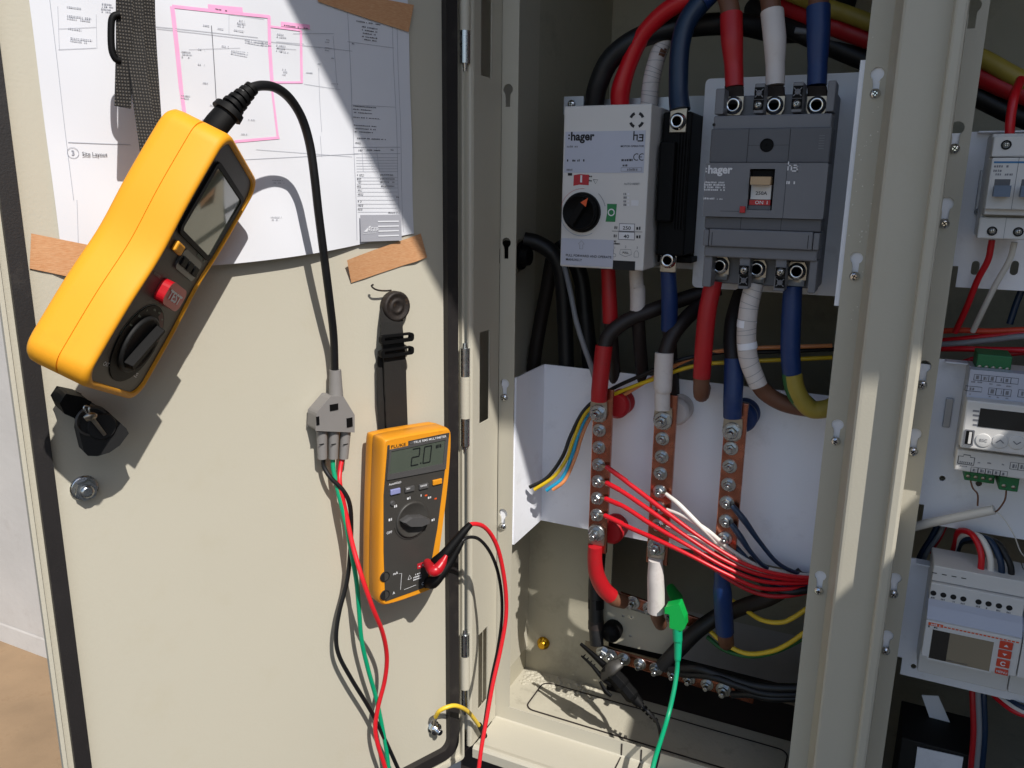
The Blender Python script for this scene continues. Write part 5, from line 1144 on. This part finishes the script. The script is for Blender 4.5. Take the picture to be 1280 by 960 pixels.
#PART5
# ------------------------------------------------------------------ right bay
RY = .035
for k, (nm, z0, z1, keys) in enumerate((('top', .2765, .4055, (.3905, .3313)), ('middle', .0565, .2125, (.1948, .1344)), ('lowest', -.1025, .0200, (-.0034, -.0620)))):
    T = Thing('device_tray', 'white perforated mounting tray, %s of three in the narrow bay' % nm, 'panel', CAB, (.5, z0, -RY), 'device trays in the narrow bay')
    holes = []
    if k == 2: holes = [circ(P(x, y, RY)[:2], .0026, 12) for x, y in ((1142, 833), (1184.5, 843), (1228, 853))]
    if k == 1: holes = [circ(P(x, y, RY)[:2], .0026, 12) for x, y in ((1178, 598), (1223.5, 604.5))]
    if k == 0:
        for x in (1219, 1268): c = P(x, 335, RY); holes.append(rrect(c.x - .003, c.y - .006, c.x + .003, c.y + .006, .0029))
    T.part('tray_sheet', MB().sheet([(.4160, z0), (.7655, z0), (.7655, z1), (.4160, z1)], holes, -RY - .0015, -RY), 'plate')
    T.part('top_fold', MB().box((.4160, z1 - .0015, -RY), (.7655, z1, -RY + .011)), 'plate', bevel=.0005)
    T.part('side_sheet', MB().box((.4060, z0 + .018, -RY), (.4075, z1, -.0022)), 'plate'); T.part('side_web', MB().box((.4060, z0 + .018, -RY - .0015), (.4160, z1, -RY)), 'plate')
    T.part('mounting_lip', MB().box((.389, z0 + .004, -.0022), (.4075, z1 - (0 if k else .003), -.0036)), 'plate')
    for z in keys: T.inst('screw', SCREW, (.399, z, .0001), rz=rr.uniform(0, 1.5))
    if k == 0:
        a_, b_ = P(1226, 213, RY), P(1223, 262, RY); T.part('rail_clip', MB().box((b_.x - .003, b_.y, -RY), (b_.x + .003, a_.y, -RY + .004)), 'metalpale', bevel=.0006); T.inst('screw', SCREWS, (b_.x, b_.y - .002, -RY + .004), scale=1.3)
    if k == 1:
        a_, b_ = P(1189, 497, RY), P(1182, 533, RY); T.part('rail_clip', MB().box((b_.x - .003, b_.y, -RY), (b_.x + .003, a_.y, -RY + .004)), 'metalpale', bevel=.0006)
# miniature breaker
FY = -.030
def mb_z(y, Y=FY): return P(1255, y, Y).y
mcb = Thing('miniature_breaker', 'white two pole miniature breaker with blue stripe on the top tray', 'breaker', CAB, (.46, .30, 0))
xl = P(1240, 200, FY).x; xr = xl + .0355
mcb.part('case', MB().box((xl, mb_z(297, -.004), -RY), (xr, mb_z(167, -.004), .004)), 'device', bevel=.001)
mcb.part('upper_face', MB().box((xl, mb_z(196, -.02), .0035), (xr, mb_z(170, -.02), .020)), 'device', bevel=.001)
mcb.part('front', MB().box((xl, mb_z(262), .004), (xr, mb_z(197), .030)), 'device', bevel=.001)
mcb.part('middle_face', MB().box((xl + .0003, mb_z(269, -.022), .0035), (xr, mb_z(257, -.022), .0245)), 'device', bevel=.001)
mcb.part('lower_face', MB().box((xl - .0015, mb_z(299, -.018), .0035), (xr, mb_z(272, -.018), .0185)), 'device', bevel=.001)
for k in range(2):
    x0 = xl + .0177 * k
    mcb.part('lever_well', MB().box((x0 + .002, mb_z(247), .0290), (x0 + .016, mb_z(222), .0304)), 'white')
    mcb.part('lever', MB().prism([(x0 + .0035, mb_z(246)), (x0 + .0145, mb_z(246)), (x0 + .0145, mb_z(232)), (x0 + .0035, mb_z(232))], .0304, .0400), 'lever', bevel=.001)
    mcb.part('lever_slot', MB().box((x0 + .0038, mb_z(232), .0302), (x0 + .0142, mb_z(224), .0307)), 'mccb2')
    for y, Y in ((181, -.0202), (289, -.0187)):
        q = P(1263 if y < 200 else 1246.5, y, Y); mcb.part('terminal_hole', MB().lathe((x0 + (.0088 if y < 200 else .0082), q.y, -Y - .0001), [(.0036, 0), (.0036, .0005), (.003, .0005), (.0028, .0003)], 18), 'darkmatt')
        mcb.inst('screw', SCREWS, (x0 + (.0088 if y < 200 else .0082), q.y, -Y + .0002), scale=.95)
pr = Prints(mcb); q = P(1250, 203, FY)
pr['pblue'].rect(xl + .0015, q.y - .0006, xr, q.y + .0008, .0302)
for k, y in enumerate((208, 213.5, 218)): q = P(1250, y, FY); pr['pgrey'].micro(xl + .002, q.y - .0008, (.010, .006, .013)[k], .002, .0302, k, .8)
pr['mccb2'].rect(xl + .0175, mb_z(262), xl + .0178, mb_z(197), .0302); pr['mccb2'].rect(xl + .0165, mb_z(299, -.018), xl + .0167, mb_z(272, -.018), .0187)
pr.done()
# bus coupler / power meter
pm = Thing('power_meter', 'white module with dark display, round keys and green plug terminals', 'meter', CAB, (.46, .06, 0))
L0 = P(1192, 600, -.025).x; xr = .56
mz = lambda y, Y: P(1215, y - 1.5, Y).y
pm.part('case', MB().box((L0 + .002, mz(588, 0), -RY), (xr, mz(462, 0), .004)), 'device', bevel=.0012)
pm.part('upper_face', MB().prism([(L0 + .001, mz(506, -.015)), (xr, mz(506, -.015)), (xr, mz(463, -.015)), (L0 + .001, mz(463, -.015))], .003, .016), 'panel', bevel=.001)
pm.part('front', MB().box((L0 + .0005, mz(563, -.029), .004), (xr, mz(502, -.029), .029)), 'white', bevel=.0014)
pm.part('lower_face', MB().box((L0, mz(592, -.018), .003), (xr, mz(565, -.018), .0185)), 'white', bevel=.0012)
q0, q1 = P(1222, 533, -.029), P(1300, 516, -.029); pm.part('display', MB().box((q0.x, q0.y, .0286), (.545, q0.y + .0155, .0294)), 'lcddark')
q = P(1211, 547, -.029); us = pm.part('usb_socket', MB().sheet(rrect(q.x - .0036, q.y - .0068, q.x + .0036, q.y + .0068, .0008), [rrect(q.x - .0026, q.y - .0058, q.x + .0026, q.y + .0058, .0005)], .0288, .0298), 'mccb')
pm.part('usb_tongue', MB().box((q.x - .0002, q.y - .005, .0288), (q.x + .0018, q.y + .005, .0295)), 'white', us)
pm.part('usb_well', MB().box((q.x - .0026, q.y - .0058, .0287), (q.x + .0026, q.y + .0058, .0292)), 'dark', us)
pr = Prints(pm)
for k, x in enumerate((1229, 1250, 1271)):
    q = P(x, 550.5 + .16 * (x - 1229) * .4, -.029); pm.part('key', MB().lathe((q.x, q.y, .0289), [(.0058, 0), (.0058, .0006), (.0052, .0008), (.0003, .0006)], 24), 'device')
    if k == 0: pr['pgrey'].text('ESC', (q.x, q.y - .001), .0034, .0299, 'CENTER')
    else: s_ = 1 if k == 1 else -1; pr['pgrey'].strip([(q.x - .0026, q.y - .0010 * s_, .0299), (q.x, q.y + .0014 * s_, .0299), (q.x + .0026, q.y - .0010 * s_, .0299)], .0009)
for k, y in enumerate((513.5, 519, 525, 531)): q = P(1216, y, -.029); pr['pgrey'].rect(q.x, q.y - .0007, q.x + .0046, q.y + .0009, .0292)
def cell(x, y, w, h_, z, Y):
    q = P(x, y, Y); pr['pblack'].strip([(q.x, q.y, z), (q.x + w, q.y, z), (q.x + w, q.y + h_, z), (q.x, q.y + h_, z), (q.x, q.y, z)], .0004); pr['pgrey'].micro(q.x + w * .28, q.y + h_ * .2, w * .5, h_ * .6, z, int(x), 1)
for k in range(6): cell(1217 + 9.2 * k, 475 + .9 * k, .0052, .0048, .0163, -.0163)
for k in range(3): cell(1235 + 9.4 * k, 493 + .9 * k, .0052, .0056, .0163, -.0163)
cell(1206, 488, .0120, .0040, .0163, -.0163); cell(1272, 496, .0075, .006, .0163, -.0163)
for k in range(5): cell(1213 + 9.2 * k, 590 + 1.25 * k, .0050, .0046, .0188, -.0187)
for k in range(2): cell(1262 + 10 * k, 586 + 1.3 * k, .0058, .0058, .0188, -.0187)
q = P(1197, 579, -.0187); pr['pblack'].strip([(q.x, q.y, .0188), (q.x + .0118, q.y, .0188), (q.x + .0118, q.y + .0066, .0188), (q.x + .0085, q.y + .0066, .0188), (q.x + .0085, q.y + .0082, .0188), (q.x + .0035, q.y + .0082, .0188), (q.x + .0035, q.y + .0066, .0188), (q.x, q.y + .0066, .0188), (q.x, q.y, .0188)], .0006)
for k in range(7): pr['pblack'].rect(q.x + .0014 + .0014 * k, q.y + .0008, q.x + .0020 + .0014 * k, q.y + .0022, .0188)
for k, (x, y, w) in enumerate(((1214, 478.5, 5), (1222, 479, 6), (1235, 481, 6), (1246, 482.5, 5), (1258, 484, 6), (1212, 494, 3), (1236, 497, 3), (1246, 498, 3), (1256, 499, 4), (1222, 578.5, 3), (1234, 579, 5), (1252, 581, 3), (1200, 582.5, 9))): q = P(x, y, -.018); pr['pgrey'].micro(q.x, q.y, w * .0006, .0012, .0189 if y > 560 else .0163, k, .9)
pr.done()
for a_, b_, c_, Y in ((1219, 1266, (446, 464), .0), (1205, 1245, (590, 600), .004), (1248, 1275, (598, 612), -.008)):
    q0, q1 = P(a_, c_[1], Y), P(b_, c_[0], Y); tb = pm.part('plug_terminal', MB().box((q0.x, q0.y, -RY + .004), (q1.x, q0.y + abs(q1.y - q0.y), -Y)), 'greenterm', bevel=.0008)
    n = max(2, int((q1.x - q0.x) / .005))
    for k in range(n): pm.part('clamp_screw', MB().lathe((q0.x + (k + .5) * (q1.x - q0.x) / n, q0.y + .004, -Y), [(.0017, 0), (.0016, .0004), (.0002, .0003)], 10), 'dullsteel', tb)
# network analyser
an = Thing('network_analyser', 'pale grey analyser with tan display and four red orange keys', 'meter', CAB, (.45, -.09, 0))
AL = P(1154, 800, -.028).x; ar = P(1267, 860, -.028).x
az = lambda y, Y, x=1165: P(x, y, Y).y
an.part('case', MB().box((AL + .001, az(842, 0), -RY), (ar, az(702, .0), .002)), 'device', bevel=.001)
an.part('terminal_shelf', MB().box((AL + .0012, az(722, -.004), -.02), (ar, az(703, -.004), .010)), 'device', bevel=.0008)
an.part('terminal_face', MB().box((AL + .0008, az(752, -.013), -.02), (ar, az(728, -.013), .0135)), 'device', bevel=.001)
an.part('shoulder', MB().loft([[(x, az(790, -.022), -.01), (x, az(790, -.022), .0275), (x, az(774, -.022), .0265), (x, az(757, -.018), .0185), (x, az(748, -.013), .0135), (x, az(748, -.013), -.01)][::-1] for x in (AL + .0006, ar)]), 'panel', bevel=.0006)
fz0, fz1 = az(823, -.028), az(776, -.028)
an.part('front', MB().box((AL, fz0, 0), (ar, fz1, .0285)), 'device', bevel=.0012)
d0, d1 = P(1161, 821, -.0285), P(1240, 800, -.0285)
d0 = P(1160.5, 822, -.0285); d2 = P(1165, 786, -.0285); d3 = P(1236.5, 838, -.0285)
an.part('display_frame', MB().sheet([(d0.x - .0012, d0.y - .0012), (d3.x + .0012, d0.y - .0012), (d3.x + .0012, d2.y + .0012), (d0.x - .0012, d2.y + .0012)], [[(d0.x, d0.y), (d3.x, d0.y), (d3.x, d2.y), (d0.x, d2.y)]], .0284, .0291), 'device')
an.part('display', MB().box((d0.x, d0.y, .0282), (d3.x, d2.y, .0287)), 'lcdtan')
an.part('display_dark_area', MB().box((d0.x + .0003, d0.y + .0003, .0286), (d0.x + .0135, d2.y - .0003, .0289)), 'lcddark')
pr = Prints(an)
kz = (fz1 - .0045, fz1 - .0130, fz1 - .0215, fz1 - .0290)
kxx = d3.x + .0040
for k, y in enumerate((806, 817, 828.5, 839)):
    q = P(1255.5 - 1.4 * k, y, -.0285); h_ = (.0036, .0036, .0036, .0027)[k]
    an.part('key', MB().box((kxx, q.y - h_, .0284), (kxx + .0098, q.y + h_, .0298)), 'redbtn', bevel=.0006)
    cx_ = kxx + .0049
    if k < 2: s_ = 1 if k == 0 else -1; pr['pwhite'].add([(cx_ - .0018, q.y - .0010 * s_, .0300), (cx_ + .0018, q.y - .0010 * s_, .0300), (cx_, q.y + .0012 * s_, .0300)], [(0, 1, 2)])
    elif k == 2: pr['pwhite'].arc((cx_, q.y), .0017, 30, 330, .0009, .0300, 14)
    else: pr['pwhite'].text('MENU', (cx_, q.y - .001), .0030, .0300, 'CENTER')
q = P(1160, 779.5, -.0285); 
pr['porange'].rect(AL + .0020, fz1 - .0042, AL + .0135, fz1 - .0014, .0287); pr['pwhite'].micro(AL + .004, fz1 - .0036, .008, .0016, .0289, 3, 1)
x_ = AL + .0142
while x_ < ar - .003: pr['porange'].rect(x_, fz1 - .0038, x_ + .0022, fz1 - .0026, .0287); x_ += .0030
pr['pblack'].micro(AL + .0022, fz1 - .0064, .008, .0018, .0287, 5, 1); pr['pgrey'].micro(AL + .018, fz0 + .0012, .019, .0012, .0287, 6, 1)
for k, x in enumerate((1167.5, 1180, 1192.5, 1205, 1224, 1236.5, 1249.5, 1262.5)):
    q = P(x, 736 + (x - 1167) * .196, -.0135)
    an.part('terminal_hole', MB().lathe((q.x, az(741, -.0135), .0134), [(.0024, 0), (.0024, .0004), (.0019, .0004), (.0018, .0002)], 14), 'darkmatt')
    pr['pgrey'].micro(q.x - .0014, az(741, -.0135) - .0052, .003, .0016, .0137, k, 1)
    if k < 4: q = P(x, 721, -.0095); pr['pblack'].rect(q.x - .0020, az(716, -.010), q.x + .0018, az(716, -.010) + .0008, .0102)
pr.done()
nb_ = Thing('expansion_module', 'narrow pale module butting the analyser side beyond a dark joint', 'meter', CAB, (ar + .01, -.09, 0))
nb_.part('case', MB().box((ar + .0008, az(842, 0), -RY), (ar + .035, az(702, 0), .002)), 'device', bevel=.001)
nb_.part('front', MB().box((ar + .0008, fz0, 0), (ar + .035, fz1, .0283)), 'device', bevel=.001)
nb_.part('shoulder', MB().box((ar + .0008, az(790, -.02), 0), (ar + .035, az(728, -.013), .0130)), 'panel', bevel=.001)
nb_.part('marking', MB().rect(ar + .0035, fz1 - .004, ar + .010, fz1 - .0014, .0285), 'porange')
nb_.inst('screw', SCREWS, (ar + .004, fz0 - .0035, .0022)); nb_.inst('screw', SCREWS, (ar + .010, fz0 - .0035, .0022))
# wiring in the right bay
def wire(label, m, r, pts, name='thin_wire'): cable(label, [('insulation', m, r, pts)], name=name, cat='wire')
wire('red wire entering the top of the miniature breaker', 'redwire', .0036, [(1262, 170, .005), (1263, 150, .005), (1268, 120, .01), (1276, 100, .03)])
wire('red wire leaving the miniature breaker bottom', 'redwire', .0026, [(1240, 300, .012), (1235, 325, .014), (1222, 350, .02), (1208, 385, .03), (1194, 415, .045)])
wire('white wire leaving the miniature breaker bottom', 'whitewire', .0024, [(1268, 303, .012), (1262, 325, .014), (1245, 355, .02), (1230, 385, .03), (1216, 414, .045)])
wire('blue wire hanging behind the white wire', 'bluewire', .0028, [(1285, 345, .06), (1272, 375, .06), (1262, 405, .06)])
for k, (n, m, pts) in enumerate((('brown red', 'redbtn', [(1150, 415, .07), (1200, 413, .06), (1240, 414, .055), (1300, 412, .05), (1420, 415, .06), (1600, 425, .08)]), ('upper red', 'redwire', [(1150, 428, .07), (1200, 424, .06), (1240, 420, .055), (1300, 416, .05), (1420, 422, .06), (1600, 432, .08)]), ('grey white', 'greycable', [(1150, 432, .065), (1200, 429, .055), (1240, 425, .05), (1300, 420, .045), (1420, 428, .06), (1600, 440, .08)]), ('middle red', 'redwire', [(1150, 436, .065), (1200, 436, .055), (1240, 437, .05), (1300, 438, .045), (1420, 440, .06), (1600, 450, .08)]), ('lower red', 'redsleeve', [(1150, 446, .06), (1175, 452, .05), (1200, 454, .05), (1230, 446, .05), (1300, 440, .05), (1420, 446, .06), (1600, 456, .08)]))):
    wire('%s wire crossing the bay above the display module' % n, m, .0026, pts)
wire('thick yellow cable crossing the top of the narrow bay', 'earthtape', .0075, [(1190, 62, .08), (1225, 72, .075), (1262, 92, .07), (1310, 118, .07), (1400, 165, .08), (1500, 250, .1), (1560, 420, .12)], 'power_cable')
wire('thick red cable crossing under the yellow cable', 'redsleeve', .0085, [(1190, 85, .085), (1225, 96, .08), (1262, 112, .075), (1310, 130, .07), (1400, 180, .08), (1490, 270, .1), (1540, 440, .12)], 'power_cable')
wire('thick black cable crossing under the red cable', 'black', .0090, [(1190, 105, .09), (1225, 122, .088), (1262, 140, .085), (1310, 160, .08), (1390, 205, .09), (1470, 290, .1), (1510, 440, .12)], 'power_cable')
wire('pale multicore cable crossing below the display module', 'whitewire', .0040, [(1130, 662, .03), (1165, 653, .018), (1205, 645, .010), (1243, 637, .004)])
wire('fine twisted wire from the first green plug', 'brown', .0007, [(1213, 600, .005), (1216, 610, .004), (1222, 618, .004), (1222, 632, .008)])
wire('fine wire from the second green plug', 'brown', .0007, [(1258, 612, -.004), (1256, 625, -.002), (1248, 637, .002), (1243, 640, .004)])
wire('bare pale strand curling off the multicore cable', 'whitewire', .0005, [(1243, 637, .004), (1256, 650, .003), (1268, 670, .004), (1276, 690, .01), (1286, 700, .02)])
for k, (n, m, x) in enumerate((('red', 'redwire', 1224), ('white', 'whitewire', 1236.5), ('dark blue', 'bluewire', 1250), ('black', 'black', 1262))):
    wire('%s wire looping into the analyser top terminals' % n, m, .0027, [(x, 731, .004), (x + 2, 712, .002), (x + 2 - 2 * k, 690 + 2 * k, .004), (x - 9 - k * 3, 668 + 3 * k, .014), (x - 25 - 7 * k, 664 + 4 * k, .03), (1194 + 2 * k, 680, .05), (1187 + 2 * k, 705, .065)])
wire('dark blue wire slanting behind the analyser tray', 'bluewire', .0026, [(1180, 640, .07), (1165, 670, .07), (1150, 695, .07), (1140, 720, .07)])
wire('white wire slanting beside the dark blue one', 'greycable', .0022, [(1187, 640, .068), (1174, 668, .068), (1158, 692, .068), (1148, 720, .07)])
wire('red wire slanting down from the display module', 'redsleeve', .0026, [(1191, 600, .07), (1186, 640, .07), (1176, 668, .07), (1162, 690, .075)])
for k, (n, m, x) in enumerate((('red', 'redsleeve', 1216), ('grey', 'greycable', 1223), ('dark blue', 'bluewire', 1230))):
    wire('%s wire dropping under the analyser tray' % n, m, .0028, [(x - 1, 850, .06), (x, 880, .055), (x + 1, 915, .055), (x - 2, 955, .06), (x - 6, 1000, .06)])
for k, (n, m) in enumerate((('red', 'redwire'), ('white', 'whitewire'), ('dark blue', 'bluewire'))):
    wire('%s wire bowing out at the bottom edge of the analyser tray' % n, m, .0026, [(1236 + 4 * k, 862 - 2 * k, .05), (1250 + 4 * k, 876 - 2 * k, .04), (1270 + 4 * k, 890 - 3 * k, .03), (1300, 899 - 4 * k, .03)])
lab = Thing('white_tag', 'rounded white tag leaning at the back under the analyser tray', 'tag', CAB, P(1170, 900, .12), one=(MB().sheet([tuple(P(x, y, .12)[:2]) for x, y in ((1152, 869), (1173, 870), (1192, 914), (1180, 915.5), (1172, 913), (1165, 906))], [], -.121, -.120), M['plate'], .0003))
box_ = Thing('floor_box', 'dark box with a pale lid label on the floor under the analyser', 'box', CAB, P(1180, 960, .06))
fb = [P(x, y, .075) for x, y in ((1128, 912), (1205, 930))]
box_.part('body', MB().box((fb[0].x, -.295, -.14), (fb[1].x + .02, fb[0].y - .006, -.07)), 'darkmatt', bevel=.001)
fl_ = [FLp for FLp in [CAB.px(x, y, -.06) for x, y in ((1147, 940), (1205, 953), (1200, 985), (1143, 972))]]
box_.part('lid_label', MB().sheet([(p.x, p.y) for p in fl_], [], -.069, -.068), 'lavender' if False else 'plate')
# top wires seen between the breaker and the centre post
wire('thick yellow cable behind the blue sleeve at the top', 'earthtape', .0075, [(960, -20, .12), (1030, 8, .09), (1060, 18, .09), (1100, 33, .09), (1140, 48, .09)], 'power_cable')
wire('thick red cable under the yellow one at the top', 'redsleeve', .0085, [(960, 0, .13), (1030, 28, .10), (1060, 40, .10), (1100, 54, .10), (1140, 66, .10)], 'power_cable')
wire('thick black cable lowest behind the blue sleeve at the top', 'black', .0095, [(940, 10, .16), (1000, 40, .11), (1040, 58, .11), (1090, 78, .11), (1140, 92, .11)], 'power_cable')
wire('pale cut cable end behind the blue sleeve', 'greycable', .0030, [(994, 38, .10), (1020, 42, .10), (1060, 52, .105), (1100, 62, .11)])
